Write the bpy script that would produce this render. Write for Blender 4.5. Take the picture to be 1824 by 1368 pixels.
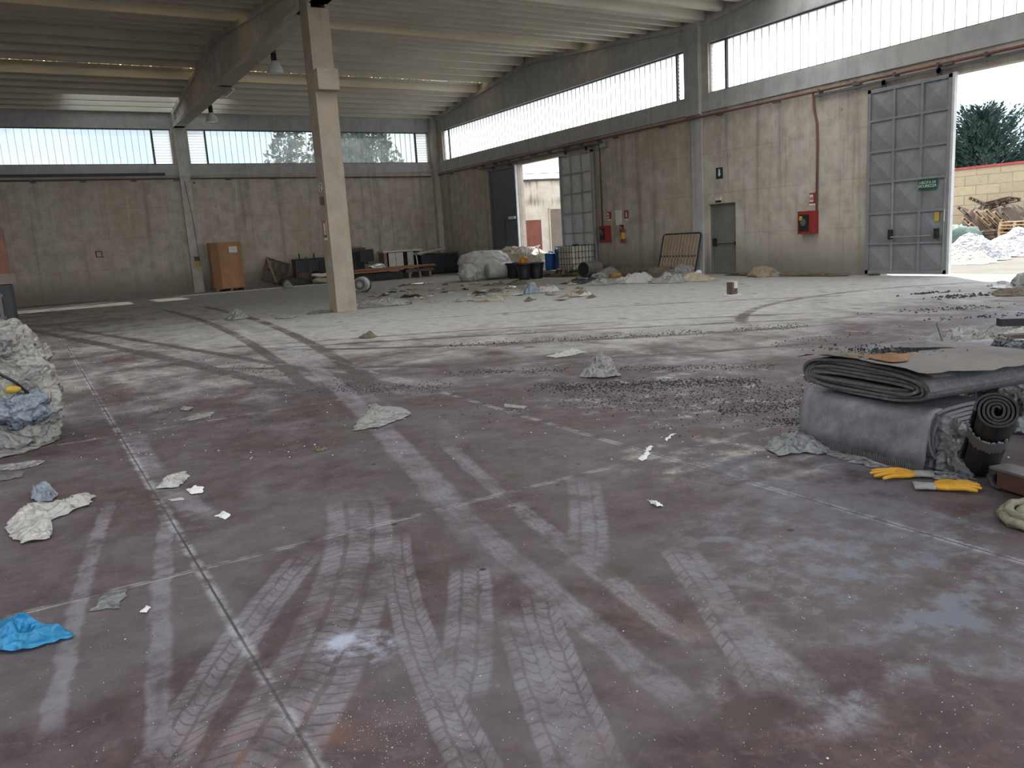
import bpy, bmesh, math, random
from mathutils import Vector as V, Matrix as M, noise
import numpy as np
PI = math.pi
sc = bpy.context.scene
for o in list(bpy.data.objects):
    bpy.data.objects.remove(o)
COL = sc.collection

# ------------------------------------------------------------------ camera
FPX = 1429.574
CAM = V((-19.97554, -40.28497, 1.60))
yaw, pit, rol = [math.radians(a) for a in (30.66523, -10.26933, -3.54364)]
FW = V((math.sin(yaw)*math.cos(pit), math.cos(yaw)*math.cos(pit), math.sin(pit)))
R0 = V((math.cos(yaw), -math.sin(yaw), 0)); U0 = R0.cross(FW)
RT = R0*math.cos(rol) + U0*math.sin(rol)
UP = U0*math.cos(rol) - R0*math.sin(rol)
cam = bpy.data.objects.new('camera', bpy.data.cameras.new('camera'))
COL.objects.link(cam)
cam.matrix_world = M(((RT.x, UP.x, -FW.x, CAM.x), (RT.y, UP.y, -FW.y, CAM.y), (RT.z, UP.z, -FW.z, CAM.z), (0, 0, 0, 1)))
cam.data.sensor_width = 36.0
cam.data.lens = FPX/1824*36
cam.data.clip_start = .05; cam.data.clip_end = 500
sc.camera = cam

# ------------------------------------------------------------------ view, sky, sun
sc.view_settings.view_transform = 'Standard'
sc.view_settings.look = 'None'
sc.view_settings.gamma = 1
sc.view_settings.use_curve_mapping = False
sc.view_settings.exposure = 1.3
sc.cycles.use_adaptive_sampling = True
sc.cycles.adaptive_threshold = .03
sc.cycles.max_bounces = 6
sc.cycles.diffuse_bounces = 5
sc.cycles.transparent_max_bounces = 12
sc.cycles.transmission_bounces = 6
sc.cycles.sample_clamp_indirect = 6
sc.cycles.caustics_reflective = False
sc.cycles.caustics_refractive = False

world = bpy.data.worlds.new('sky'); sc.world = world; world.use_nodes = True
wn, wl = world.node_tree.nodes, world.node_tree.links
wn.clear()
w_out = wn.new('ShaderNodeOutputWorld'); w_bg = wn.new('ShaderNodeBackground')
w_tc = wn.new('ShaderNodeTexCoord'); w_no = wn.new('ShaderNodeTexNoise'); w_rp = wn.new('ShaderNodeValToRGB')
w_no.inputs['Scale'].default_value = 3.2; w_no.inputs['Detail'].default_value = 5
w_rp.color_ramp.elements[0].position = .36; w_rp.color_ramp.elements[0].color = (.60, .76, .95, 1)
w_rp.color_ramp.elements[1].position = .58; w_rp.color_ramp.elements[1].color = (1.0, 1.0, 1.0, 1)
w_bg.inputs['Strength'].default_value = 1.5
wl.new(w_tc.outputs['Generated'], w_no.inputs['Vector']); wl.new(w_no.outputs['Fac'], w_rp.inputs['Fac'])
wl.new(w_rp.outputs['Color'], w_bg.inputs['Color']); wl.new(w_bg.outputs['Background'], w_out.inputs['Surface'])

SUN_EL, SUN_AZ = math.radians(60), (.675, .738)
sun_dir = V((SUN_AZ[0]*math.cos(SUN_EL), SUN_AZ[1]*math.cos(SUN_EL), math.sin(SUN_EL))).normalized()
sl = bpy.data.lights.new('sun', 'SUN'); sl.energy = 4.5; sl.angle = math.radians(1.0); sl.color = (1, .95, .86)
so = bpy.data.objects.new('sun', sl); COL.objects.link(so)
so.rotation_euler = sun_dir.to_track_quat('Z', 'Y').to_euler()

def portal(c, sx, sy, direction):                     # helps the sampler find the openings, adds no light
    l = bpy.data.lights.new('portal', 'AREA'); l.shape = 'RECTANGLE'; l.size = sx; l.size_y = sy
    l.cycles.is_portal = True
    o = bpy.data.objects.new('portal', l); COL.objects.link(o); o.location = c
    o.rotation_euler = V(direction).to_track_quat('-Z', 'Z').to_euler()

# ------------------------------------------------------------------ pixel helpers (points in the place)
def ray(px, py): return FW + RT*((px-912)/FPX) - UP*((py-684)/FPX)
def at(px, py, axis=2, v=0.0):
    d = ray(px, py); return CAM + d*((v-CAM[axis])/d[axis])
def fl(px, py, z=0.0): return at(px, py, 2, z)
def rw(px, py, x=0.0): return at(px, py, 0, x)
def bw(px, py, y=0.0): return at(px, py, 1, y)
def dp(px, py, d): return CAM + ray(px, py)*d
def mpp(p): return (V(p)-CAM).dot(FW)/FPX            # metres per pixel at p

# ------------------------------------------------------------------ mesh helpers
class B:
    def __init__(s): s.bm = bmesh.new()
    def face(s, pts):
        try: return s.bm.faces.new([s.bm.verts.new(p) for p in pts])
        except ValueError: return None
    def hexa(s, p):                                   # 8 pts: bottom 4 ccw, top 4
        v = [s.bm.verts.new(q) for q in p]
        for f in ((3, 2, 1, 0), (4, 5, 6, 7), (0, 1, 5, 4), (1, 2, 6, 5), (2, 3, 7, 6), (3, 0, 4, 7)):
            s.bm.faces.new([v[i] for i in f])
        return s
    def box(s, x0, x1, y0, y1, z0, z1):
        x0, x1 = sorted((x0, x1)); y0, y1 = sorted((y0, y1)); z0, z1 = sorted((z0, z1))
        return s.hexa([(x0, y0, z0), (x1, y0, z0), (x1, y1, z0), (x0, y1, z0), (x0, y0, z1), (x1, y0, z1), (x1, y1, z1), (x0, y1, z1)])
    def ob(s, c, size, rot=None):                     # oriented box
        rot = rot or M.Identity(3); c = V(c); a, b, d = [q/2 for q in size]
        return s.hexa([c + rot @ V(q) for q in ((-a, -b, -d), (a, -b, -d), (a, b, -d), (-a, b, -d), (-a, -b, d), (a, -b, d), (a, b, d), (-a, b, d))])
    def bar(s, p, q, w, t, up=(0, 0, 1)):             # rectangular bar from p to q
        p, q = V(p), V(q); x = (q-p); L = x.length; x.normalize(); u = V(up)
        if abs(x.dot(u)) > .98: u = V((0, 1, 0))
        y = u.cross(x).normalized(); z = x.cross(y)
        return s.ob((p+q)/2, (L, w, t), M((x, y, z)).transposed())
    def tube(s, pts, r, seg=8, cap=True):
        pts = [V(p) for p in pts]; rings = []; rr = r if isinstance(r, (list, tuple)) else [r]*len(pts); prev = None
        for i, p in enumerate(pts):
            t = (pts[min(i+1, len(pts)-1)] - pts[max(i-1, 0)]).normalized()
            if prev is None:
                a = V((0, 0, 1)) if abs(t.z) < .9 else V((1, 0, 0)); n = t.cross(a).normalized()
            else: n = (prev - t*prev.dot(t)).normalized()
            prev = n; b = t.cross(n)
            rings.append([s.bm.verts.new(p + (n*math.cos(k*2*PI/seg) + b*math.sin(k*2*PI/seg))*rr[i]) for k in range(seg)])
        for A, C in zip(rings, rings[1:]):
            for k in range(seg): s.bm.faces.new((A[k], A[(k+1) % seg], C[(k+1) % seg], C[k]))
        if cap:
            s.bm.faces.new(rings[0][::-1]); s.bm.faces.new(rings[-1])
        return s
    def lathe(s, prof, c=(0, 0, 0), seg=20, rot=None):
        rot = rot or M.Identity(3); c = V(c); rings = []
        for r, z in prof:
            if r < 1e-5: rings.append([s.bm.verts.new(c + rot @ V((0, 0, z)))])
            else: rings.append([s.bm.verts.new(c + rot @ V((r*math.cos(k*2*PI/seg), r*math.sin(k*2*PI/seg), z))) for k in range(seg)])
        for A, C in zip(rings, rings[1:]):
            for k in range(seg):
                if len(A) == 1 and len(C) == 1: continue
                if len(A) == 1: s.bm.faces.new((A[0], C[(k+1) % seg], C[k]))
                elif len(C) == 1: s.bm.faces.new((A[k], A[(k+1) % seg], C[0]))
                else: s.bm.faces.new((A[k], A[(k+1) % seg], C[(k+1) % seg], C[k]))
        return s
    def prism(s, poly, ext):
        a = [s.bm.verts.new(p) for p in poly]; b = [s.bm.verts.new(V(p)+V(ext)) for p in poly]; n = len(a)
        s.bm.faces.new(a); s.bm.faces.new(b[::-1])
        for k in range(n): s.bm.faces.new((a[(k+1) % n], a[k], b[k], b[(k+1) % n]))
        return s
    def sheet(s, outline, H, seed, rings=12, freq=6.0, edge=.012, lift=None, mound=0.0):
        """a crumpled sheet lying on the floor: outline = list of (x, y), H = height of its crumples"""
        rings = int(rings*1.5); n = len(outline); cx = sum(p[0] for p in outline)/n; cy = sum(p[1] for p in outline)/n
        size = max(math.hypot(p[0]-cx, p[1]-cy) for p in outline); fq = freq/size*.5
        off = V((seed*3.7, seed*1.9, seed*.73)); R = []
        for i in range(rings+1):
            f = i/rings; ring = []
            for k in range(n if i else 1):
                x = cx + (outline[k][0]-cx)*f; y = cy + (outline[k][1]-cy)*f
                q = V((x*fq, y*fq, 0)) + off
                w1 = q + V((noise.noise(q*1.3), noise.noise(q*1.3+V((5, 1, 0))), 0))*.45
                v1 = noise.voronoi(w1*.85)[0]; v2 = noise.voronoi(w1*2.1+V((3, 1, 4)))[0]
                h = .75*v1[0] + .30*v2[0] + .28*(1-min(1, (v1[1]-v1[0])*3)) + .10*noise.noise(q*6)
                h = h*(.55+.7*noise.noise(q*.45+V((9, 2, 0))))*1.25
                fall = 1-f**2.8
                z = H*max(.06, h)*(.10+.90*fall) + edge*(.5+.5*noise.noise(q*3))
                if mound: z += mound*(1-f*f)**1.3*(.72+.55*noise.noise(q*.55+V((2, 8, 5))))
                if lift: z += lift(x, y, f)
                dx = noise.noise(q*2.1+V((0, 9, 0)))*size*.06*f; dy = noise.noise(q*2.1+V((4, 0, 2)))*size*.06*f
                ring.append(s.bm.verts.new((x+dx, y+dy, max(z, .004))))
            R.append(ring)
        for k in range(n): s.bm.faces.new((R[0][0], R[1][k], R[1][(k+1) % n]))
        for A, C in zip(R[1:], R[2:]):
            for k in range(n): s.bm.faces.new((A[k], C[k], C[(k+1) % n], A[(k+1) % n]))
        return s
    def blob(s, c, rad, seed, amp=.25, freq=2.0, sub=4, flat=True, fold=0.0, box=1.0, rz=0.0):
        """a lumpy body; box < 1 squares it off"""
        t = bmesh.new(); bmesh.ops.create_icosphere(t, subdivisions=sub, radius=1); off = V((seed*5.1, seed*2.3, seed*1.7)); vm = {}
        cr, sr = math.cos(rz), math.sin(rz)
        for v in t.verts:
            d = v.co.normalized()
            if box != 1.0:
                d = V([math.copysign(abs(q)**box, q) for q in d])
            a = noise.noise(d*freq+off) + .5*(1-2*abs(noise.noise(d*freq*2.4+off))) + .22*noise.noise(d*freq*6+off)
            if fold: a += fold*(1-2*abs(noise.noise(V((math.atan2(d.y, d.x)*3.2, d.z*.6, seed)))))
            k = 1 + amp*a*.6
            p = V((d.x*rad[0]*k, d.y*rad[1]*k, d.z*rad[2]*k))
            p = V((p.x*cr-p.y*sr, p.x*sr+p.y*cr, p.z))
            q = V(c)+p
            if flat: q.z = max(q.z, .003)
            vm[v] = s.bm.verts.new(q)
        for f in t.faces: s.bm.faces.new([vm[v] for v in f.verts])
        t.free(); return s
    def out(s, name, mat, parent=None, smooth=False, bevel=0.0, origin=None):
        bmesh.ops.recalc_face_normals(s.bm, faces=s.bm.faces)
        me = bpy.data.meshes.new(name); s.bm.to_mesh(me); s.bm.free()
        if smooth:
            for p in me.polygons: p.use_smooth = True
        if mat: me.materials.append(mat)
        o = bpy.data.objects.new(name, me); COL.objects.link(o)
        if origin is not None:
            me.transform(M.Translation(-V(origin))); o.location = origin
        if parent is not None:
            o.parent = parent
        if bevel:
            b = o.modifiers.new('edge', 'BEVEL'); b.width = bevel; b.segments = 2; b.limit_method = 'ANGLE'
        return o

def tag(o, label, cat, group=None, kind=None):
    if label: o['label'] = label
    if cat: o['category'] = cat
    if group: o['group'] = group
    if kind: o['kind'] = kind
    return o
def thing(name, label, cat, loc=(0, 0, 0), rz=0.0, group=None, kind=None):
    o = bpy.data.objects.new(name, None); COL.objects.link(o); o.location = loc; o.rotation_euler = (0, 0, rz)
    o.empty_display_size = .2
    return tag(o, label, cat, group, kind)
def copy_tree(o, parent=None):
    c = o.copy(); COL.objects.link(c)
    if parent is not None: c.parent = parent
    for ch in list(o.children): copy_tree(ch, c)
    return c

# ------------------------------------------------------------------ materials
def newmat(name):
    m = bpy.data.materials.new(name); m.use_nodes = True; t = m.node_tree; t.nodes.clear()
    out = t.nodes.new('ShaderNodeOutputMaterial'); return m, t, out
class G:                                              # terse node graph helper
    def __init__(s, t): s.t = t
    def n(s, kind, **kw):
        d = s.t.nodes.new(kind)
        for k, v in kw.items(): setattr(d, k, v)
        return d
    def put(s, sock, v):
        if isinstance(v, bpy.types.NodeSocket): s.t.links.new(v, sock)
        elif v is not None: sock.default_value = v
    def math(s, op, a, b=None, c=None, clamp=False):
        d = s.n('ShaderNodeMath', operation=op); d.use_clamp = clamp
        for i, q in enumerate((a, b, c)):
            if q is not None: s.put(d.inputs[i], q)
        return d.outputs[0]
    def vm(s, op, a, b=None):
        d = s.n('ShaderNodeVectorMath', operation=op); s.put(d.inputs[0], a)
        if b is not None: s.put(d.inputs[1], b)
        return d.outputs['Value'] if op in ('LENGTH', 'DISTANCE', 'DOT_PRODUCT') else d.outputs[0]
    def noise(s, vec, scale, detail=4, rough=.55, dist=0):
        d = s.n('ShaderNodeTexNoise'); s.put(d.inputs['Vector'], vec); d.inputs['Scale'].default_value = scale
        d.inputs['Detail'].default_value = detail; d.inputs['Roughness'].default_value = rough; d.inputs['Distortion'].default_value = dist
        return d.outputs['Fac']
    def rng(s, v, a, b, c=0.0, d=1.0, smooth=True):
        q = s.n('ShaderNodeMapRange'); q.interpolation_type = 'SMOOTHSTEP' if smooth else 'LINEAR'; q.clamp = True
        s.put(q.inputs[0], v)
        for i, k in enumerate((a, b, c, d)): s.put(q.inputs[i+1], k)
        return q.outputs[0]
    def mix(s, f, a, b, mode='MIX'):
        q = s.n('ShaderNodeMix', data_type='RGBA', blend_type=mode); q.clamp_factor = True
        s.put(q.inputs[0], f); s.put(q.inputs[6], a if not isinstance(a, tuple) else (*a[:3], 1)); s.put(q.inputs[7], b if not isinstance(b, tuple) else (*b[:3], 1))
        return q.outputs[2]
    def scale(s, vec, sx, sy, sz):
        q = s.n('ShaderNodeMapping'); s.put(q.inputs['Vector'], vec); q.inputs['Scale'].default_value = (sx, sy, sz); return q.outputs[0]
    def pos(s): return s.n('ShaderNodeNewGeometry').outputs['Position']
    def obj(s): return s.n('ShaderNodeTexCoord').outputs['Object']
    def xyz(s, v):
        q = s.n('ShaderNodeSeparateXYZ'); s.put(q.inputs[0], v); return q.outputs
    def bump(s, h, strength=.2, dist=.02):
        q = s.n('ShaderNodeBump'); q.inputs['Strength'].default_value = strength; q.inputs['Distance'].default_value = dist
        s.put(q.inputs['Height'], h); return q.outputs[0]
    def pbr(s, out, col, rough=.7, spec=.3, metal=0.0, nrm=None, **kw):
        p = s.n('ShaderNodeBsdfPrincipled'); s.put(p.inputs['Base Color'], col if not isinstance(col, tuple) else (*col[:3], 1))
        s.put(p.inputs['Roughness'], rough); s.put(p.inputs['Specular IOR Level'], spec); p.inputs['Metallic'].default_value = metal
        if nrm is not None: s.put(p.inputs['Normal'], nrm)
        for k, v in kw.items(): s.put(p.inputs[k.replace('_', ' ')], v)
        if out is not None: s.t.links.new(p.outputs[0], out.inputs['Surface'])
        return p.outputs[0]
def simple(name, c1, c2=None, rough=.7, scale=6.0, spec=.3, metal=0.0, bump=.15, stretch=(1, 1, 1), world=False):
    m, t, out = newmat(name); g = G(t); c2 = c2 or tuple(q*.7 for q in c1)
    v = g.scale(g.pos() if world else g.obj(), *stretch); n = g.noise(v, scale, 5, .6); f = g.noise(v, scale*7, 3, .6)
    a = g.rng(g.math('ADD', g.math('MULTIPLY', n, .75), g.math('MULTIPLY', f, .25)), .32, .68)
    g.pbr(out, g.mix(a, c2, c1), rough, spec, metal, g.bump(f, bump, .01) if bump else None)
    return m
def film(name, c1, c2, trans=.25, rough=.25, spec=.5, wr=1.0):     # thin plastic film with sharp creases
    m, t, out = newmat(name); g = G(t); v = g.obj(); n = g.noise(v, 4, 6, .65); f = g.noise(v, 26, 4, .6)
    q = g.n('ShaderNodeTexNoise'); g.put(q.inputs['Vector'], v); q.inputs['Scale'].default_value = 5; q.inputs['Detail'].default_value = 3
    q2 = g.vm('ADD', v, g.vm('MULTIPLY', q.outputs['Color'], (.12, .12, .12)))
    d1 = g.n('ShaderNodeTexVoronoi'); g.put(d1.inputs['Vector'], q2); d1.inputs['Scale'].default_value = 8
    d2 = g.n('ShaderNodeTexVoronoi'); g.put(d2.inputs['Vector'], q2); d2.inputs['Scale'].default_value = 23
    hgt = g.math('ADD', d1.outputs['Distance'], g.math('MULTIPLY', d2.outputs['Distance'], .38))
    dirt = g.rng(g.math('ADD', n, g.math('MULTIPLY', f, .25)), .48, .78)
    col = g.mix(g.rng(n, .35, .65), c2, c1); col = g.mix(g.math('MULTIPLY', dirt, .6), col, tuple(k*.55 for k in c2))
    p = g.pbr(None, col, rough, spec, 0, g.bump(hgt, .85*wr, .07))
    tl = g.n('ShaderNodeBsdfTranslucent'); g.put(tl.inputs['Color'], col)
    mx = g.n('ShaderNodeMixShader'); mx.inputs[0].default_value = trans
    t.links.new(p, mx.inputs[1]); t.links.new(tl.outputs[0], mx.inputs[2]); t.links.new(mx.outputs[0], out.inputs['Surface'])
    return m
def glassy(name, col, transp, transl, dirt=.2):           # cast channel glass
    m, t, out = newmat(name); g = G(t); v = g.pos(); n = g.noise(v, 1.1, 5, .65)
    tr = g.n('ShaderNodeBsdfTransparent'); g.put(tr.inputs['Color'], (*col, 1))
    tl = g.n('ShaderNodeBsdfTranslucent'); g.put(tl.inputs['Color'], (*col, 1))
    gl = g.n('ShaderNodeBsdfGlossy'); gl.inputs['Roughness'].default_value = .15; gl.inputs['Color'].default_value = (.8, .85, .85, 1)
    a = g.n('ShaderNodeMixShader'); g.put(a.inputs[0], g.rng(n, .3, .75, transl/(transp+transl)-dirt, transl/(transp+transl)+dirt))
    t.links.new(tr.outputs[0], a.inputs[1]); t.links.new(tl.outputs[0], a.inputs[2])
    b = g.n('ShaderNodeMixShader'); b.inputs[0].default_value = .06
    t.links.new(a.outputs[0], b.inputs[1]); t.links.new(gl.outputs[0], b.inputs[2]); t.links.new(b.outputs[0], out.inputs['Surface'])
    return m

def concrete(name, c_lo, c_hi, streak=.5, base_stain=True, warm=(.30, .24, .18)):
    m, t, out = newmat(name); g = G(t); p = g.pos(); x = g.xyz(p)
    big = g.noise(p, .35, 4, .6); mid = g.noise(p, 2.2, 6, .62); fine = g.noise(p, 18, 4, .6)
    st = g.noise(g.scale(p, 2.6, 2.6, .10), 1.0, 5, .65)           # water runs down the face
    st2 = g.noise(g.scale(p, 7, 7, .35), 1.0, 3, .6)
    col = g.mix(g.rng(mid, .3, .7), c_lo, c_hi)
    col = g.mix(g.math('MULTIPLY', g.rng(big, .42, .66), .55), col, warm)
    col = g.mix(g.math('MULTIPLY', g.rng(st, .50, .74), streak), col, tuple(q*.50 for q in c_lo))
    col = g.mix(g.math('MULTIPLY', g.rng(st2, .58, .78), streak*.6), col, tuple(min(1, q*1.35) for q in c_hi))
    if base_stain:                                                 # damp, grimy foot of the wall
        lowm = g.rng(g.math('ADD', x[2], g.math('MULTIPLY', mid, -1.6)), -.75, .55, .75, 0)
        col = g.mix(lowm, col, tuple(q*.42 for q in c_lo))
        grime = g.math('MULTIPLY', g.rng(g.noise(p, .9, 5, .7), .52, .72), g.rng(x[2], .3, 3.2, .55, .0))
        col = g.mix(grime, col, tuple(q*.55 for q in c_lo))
        seam = g.rng(g.math('ABSOLUTE', g.math('SUBTRACT', g.math('FRACT', g.math('DIVIDE', x[2], 1.32)), .5)), .484, .5, 0, 1)
        seam = g.math('MULTIPLY', seam, g.rng(big, .35, .6, .1, .5))
        col = g.mix(seam, col, tuple(q*.6 for q in c_lo))
        holes = g.n('ShaderNodeTexVoronoi'); g.put(holes.inputs['Vector'], p); holes.inputs['Scale'].default_value = .85
        hm = g.rng(holes.outputs['Distance'], .03, .045, 1, 0)
        col = g.mix(g.math('MULTIPLY', hm, g.rng(st2, .5, .56)), col, (.02, .018, .015))
    g.pbr(out, col, .9, .15, 0, g.bump(g.math('ADD', mid, g.math('MULTIPLY', fine, .4)), .25, .03))
    return m

m_wall = concrete('stained_concrete', (.375, .335, .29), (.53, .483, .425), .66, True, (.38, .30, .225))
m_band = concrete('grey_concrete', (.35, .35, .35), (.45, .45, .445), .35, False, (.37, .36, .345))
m_beam = concrete('beam_concrete', (.40, .385, .35), (.53, .51, .47), .25, False, (.44, .39, .31))
m_slab = simple('slab_concrete', (.61, .58, .50), (.53, .50, .43), .9, .5, .1, bump=0, world=True)
m_col = concrete('column_concrete', (.265, .228, .185), (.35, .305, .25), .35, False, (.38, .31, .24))
m_rust = simple('rusty_red_paint', (.21, .085, .062), (.15, .075, .058), .6, 9)
m_pipe = simple('brown_pipe_paint', (.14, .10, .085), (.08, .065, .055), .6, 9)
m_dkmetal = simple('dark_metal', (.06, .06, .065), (.035, .035, .04), .5, 10)
m_gate = simple('grey_gate_paint', (.225, .23, .245), (.175, .178, .188), .5, 2.5, .4)
m_gate_lit_edge = simple('painted_lit_gate_edge', (.55, .56, .57), (.42, .43, .44), .45, 3)  # paler than the leaf: daylight on the edge is put into the colour
m_gate_pale = simple('weathered_gate_paint', (.55, .56, .565), (.45, .455, .46), .5, 2.5, .4)
m_gate_mid = simple('mid_grey_gate_paint', (.30, .305, .31), (.24, .243, .25), .5, 2.5, .4)
m_gate_dk = simple('blue_grey_gate_paint', (.115, .125, .15), (.09, .098, .118), .5, 2.5, .4)
m_frame = simple('window_frame_paint', (.10, .105, .11), (.07, .07, .075), .5, 6)
m_door = simple('olive_grey_door_paint', (.19, .185, .165), (.14, .137, .122), .55, 1.4)
m_white = simple('dirty_white_paint', (.62, .60, .55), (.48, .46, .42), .6, 5)
m_sign_w = simple('sign_white', (.70, .70, .68), (.6, .6, .58), .5, 4, bump=0)
m_sign_r = simple('sign_red', (.33, .045, .038), (.26, .04, .032), .5, 4, bump=0)
m_sign_g = simple('sign_green', (.012, .10, .055), (.01, .075, .04), .5, 4, bump=0)
m_sign_d = simple('sign_dark', (.018, .045, .05), (.012, .03, .035), .5, 4, bump=0)
m_red = simple('hose_cabinet_red', (.29, .032, .028), (.21, .028, .024), .4, 4)
m_black = simple('black_plastic', (.022, .022, .024), (.014, .014, .015), .5, 8)
m_navy = simple('dark_blue_grey_plastic', (.035, .042, .055), (.022, .026, .034), .45, 5)
m_yellow = simple('yellow_card', (.50, .34, .05), (.40, .26, .04), .6, 6)
m_card = simple('brown_cardboard', (.42, .235, .125), (.35, .19, .10), .8, 2.2)
m_wood = simple('weathered_wood', (.30, .215, .14), (.19, .13, .085), .8, 5, stretch=(1, 6, 6))
m_wood_dk = simple('dark_old_wood', (.125, .092, .07), (.07, .052, .04), .85, 5, stretch=(1, 6, 6))
m_wood_lt = simple('pale_pallet_wood', (.58, .43, .28), (.42, .30, .19), .8, 5, stretch=(1, 6, 6))
m_plank = simple('red_brown_plank', (.33, .155, .085), (.22, .10, .055), .6, 4, stretch=(1, 5, 5))
m_slat = simple('bed_slat_wood', (.37, .285, .21), (.29, .22, .16), .65, 4)
m_blue = simple('blue_jerrycan_plastic', (.025, .13, .36), (.02, .10, .28), .4, 4)
m_lamp = simple('lamp_enamel', (.52, .54, .52), (.40, .42, .40), .35, 4, .5)
m_lens = simple('lamp_lens', (.80, .82, .80), (.7, .72, .7), .2, 4, .6)
m_zinc = simple('galvanised_steel', (.36, .36, .35), (.26, .26, .25), .4, 9, .5, .6)
m_ibc = simple('tank_plastic', (.64, .60, .50), (.52, .48, .39), .4, 3)
m_belt = simple('grey_rubber_belt', (.185, .185, .20), (.105, .105, .118), .5, 3.0, .45)
m_belt_in = simple('grey_belt_edges', (.15, .145, .145), (.085, .083, .085), .7, 30)
m_belt_dust = simple('dusty_belt', (.165, .158, .155), (.115, .11, .108), .75, 3)
m_film_w = film('white_plastic_film', (.72, .71, .68), (.52, .50, .47), .2, .3)
m_film_g = film('grey_plastic_film', (.46, .45, .43), (.31, .30, .285), .2, .3)
m_film_c = film('clear_grey_film', (.36, .37, .385), (.26, .265, .275), .25, .2)
m_film_b = film('pale_blue_film', (.40, .47, .55), (.29, .33, .39), .25, .3)
m_film_y = film('cream_film', (.66, .58, .45), (.47, .40, .30), .2, .4)
m_film_blue = film('bright_blue_film', (.04, .40, .74), (.02, .25, .55), .2, .35)
m_bale = film('dirty_bale_film', (.60, .585, .55), (.30, .28, .245), .1, .35, .4, 1.0)
m_wrap = film('smooth_white_wrapping', (.66, .64, .60), (.52, .50, .47), .15, .35, .4, .35)
m_film_k = film('dark_film', (.045, .05, .065), (.02, .022, .03), .1, .3)
m_film_sun = film('white_tarpaulin', (.36, .36, .37), (.27, .275, .29), .1, .5)
m_rubble = simple('grey_rubble', (.20, .19, .175), (.09, .085, .08), .95, 14, bump=.6)
m_soil = simple('brown_dirt', (.17, .14, .10), (.08, .066, .05), .95, 9, bump=.6)
m_crumb = simple('dark_crumb', (.045, .045, .05), (.025, .025, .028), .9, 20)
m_speck = simple('pale_speck', (.60, .60, .62), (.45, .45, .47), .8, 20)
m_glove = simple('ochre_glove_rubber', (.56, .30, .03), (.44, .22, .02), .6, 9)
m_cuff = simple('grey_knit', (.33, .32, .30), (.24, .23, .215), .9, 40)
m_rope = simple('old_rope', (.30, .27, .20), (.17, .155, .115), .95, 22, bump=.7)
m_foil = simple('silver_foil', (.62, .62, .62), (.42, .42, .42), .25, 8, .6, .7)
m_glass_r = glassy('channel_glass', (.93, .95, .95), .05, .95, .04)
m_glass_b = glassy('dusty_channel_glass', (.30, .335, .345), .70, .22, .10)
m_louv = glassy('louvre_glass', (.92, .94, .94), .35, .65, .1)
def glint_sheet():  # bright stripes in the colour stand in for glints along the corrugation
    m, t, out = newmat('yellowed_sheet_painted_glints'); g = G(t); p = g.pos(); x = g.xyz(p)
    a = g.rng(g.math('SINE', g.math('MULTIPLY', x[0], 30.0)), .25, .8); b = g.rng(g.noise(g.scale(p, 1, 0, 0), .9, 3, .6), .42, .56)
    tl = g.n('ShaderNodeBsdfTranslucent'); g.put(tl.inputs['Color'], g.mix(g.math('MULTIPLY', a, b), (.06, .045, .03), (.95, .68, .30)))
    t.links.new(tl.outputs[0], out.inputs['Surface']); return m
m_roofsheet = glint_sheet()
m_added_sheet = glassy('added_roof_light_sheet', (.92, .93, .93), .03, .90, .03)  # diffusing sheet of the added, unseen roof lights

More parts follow.
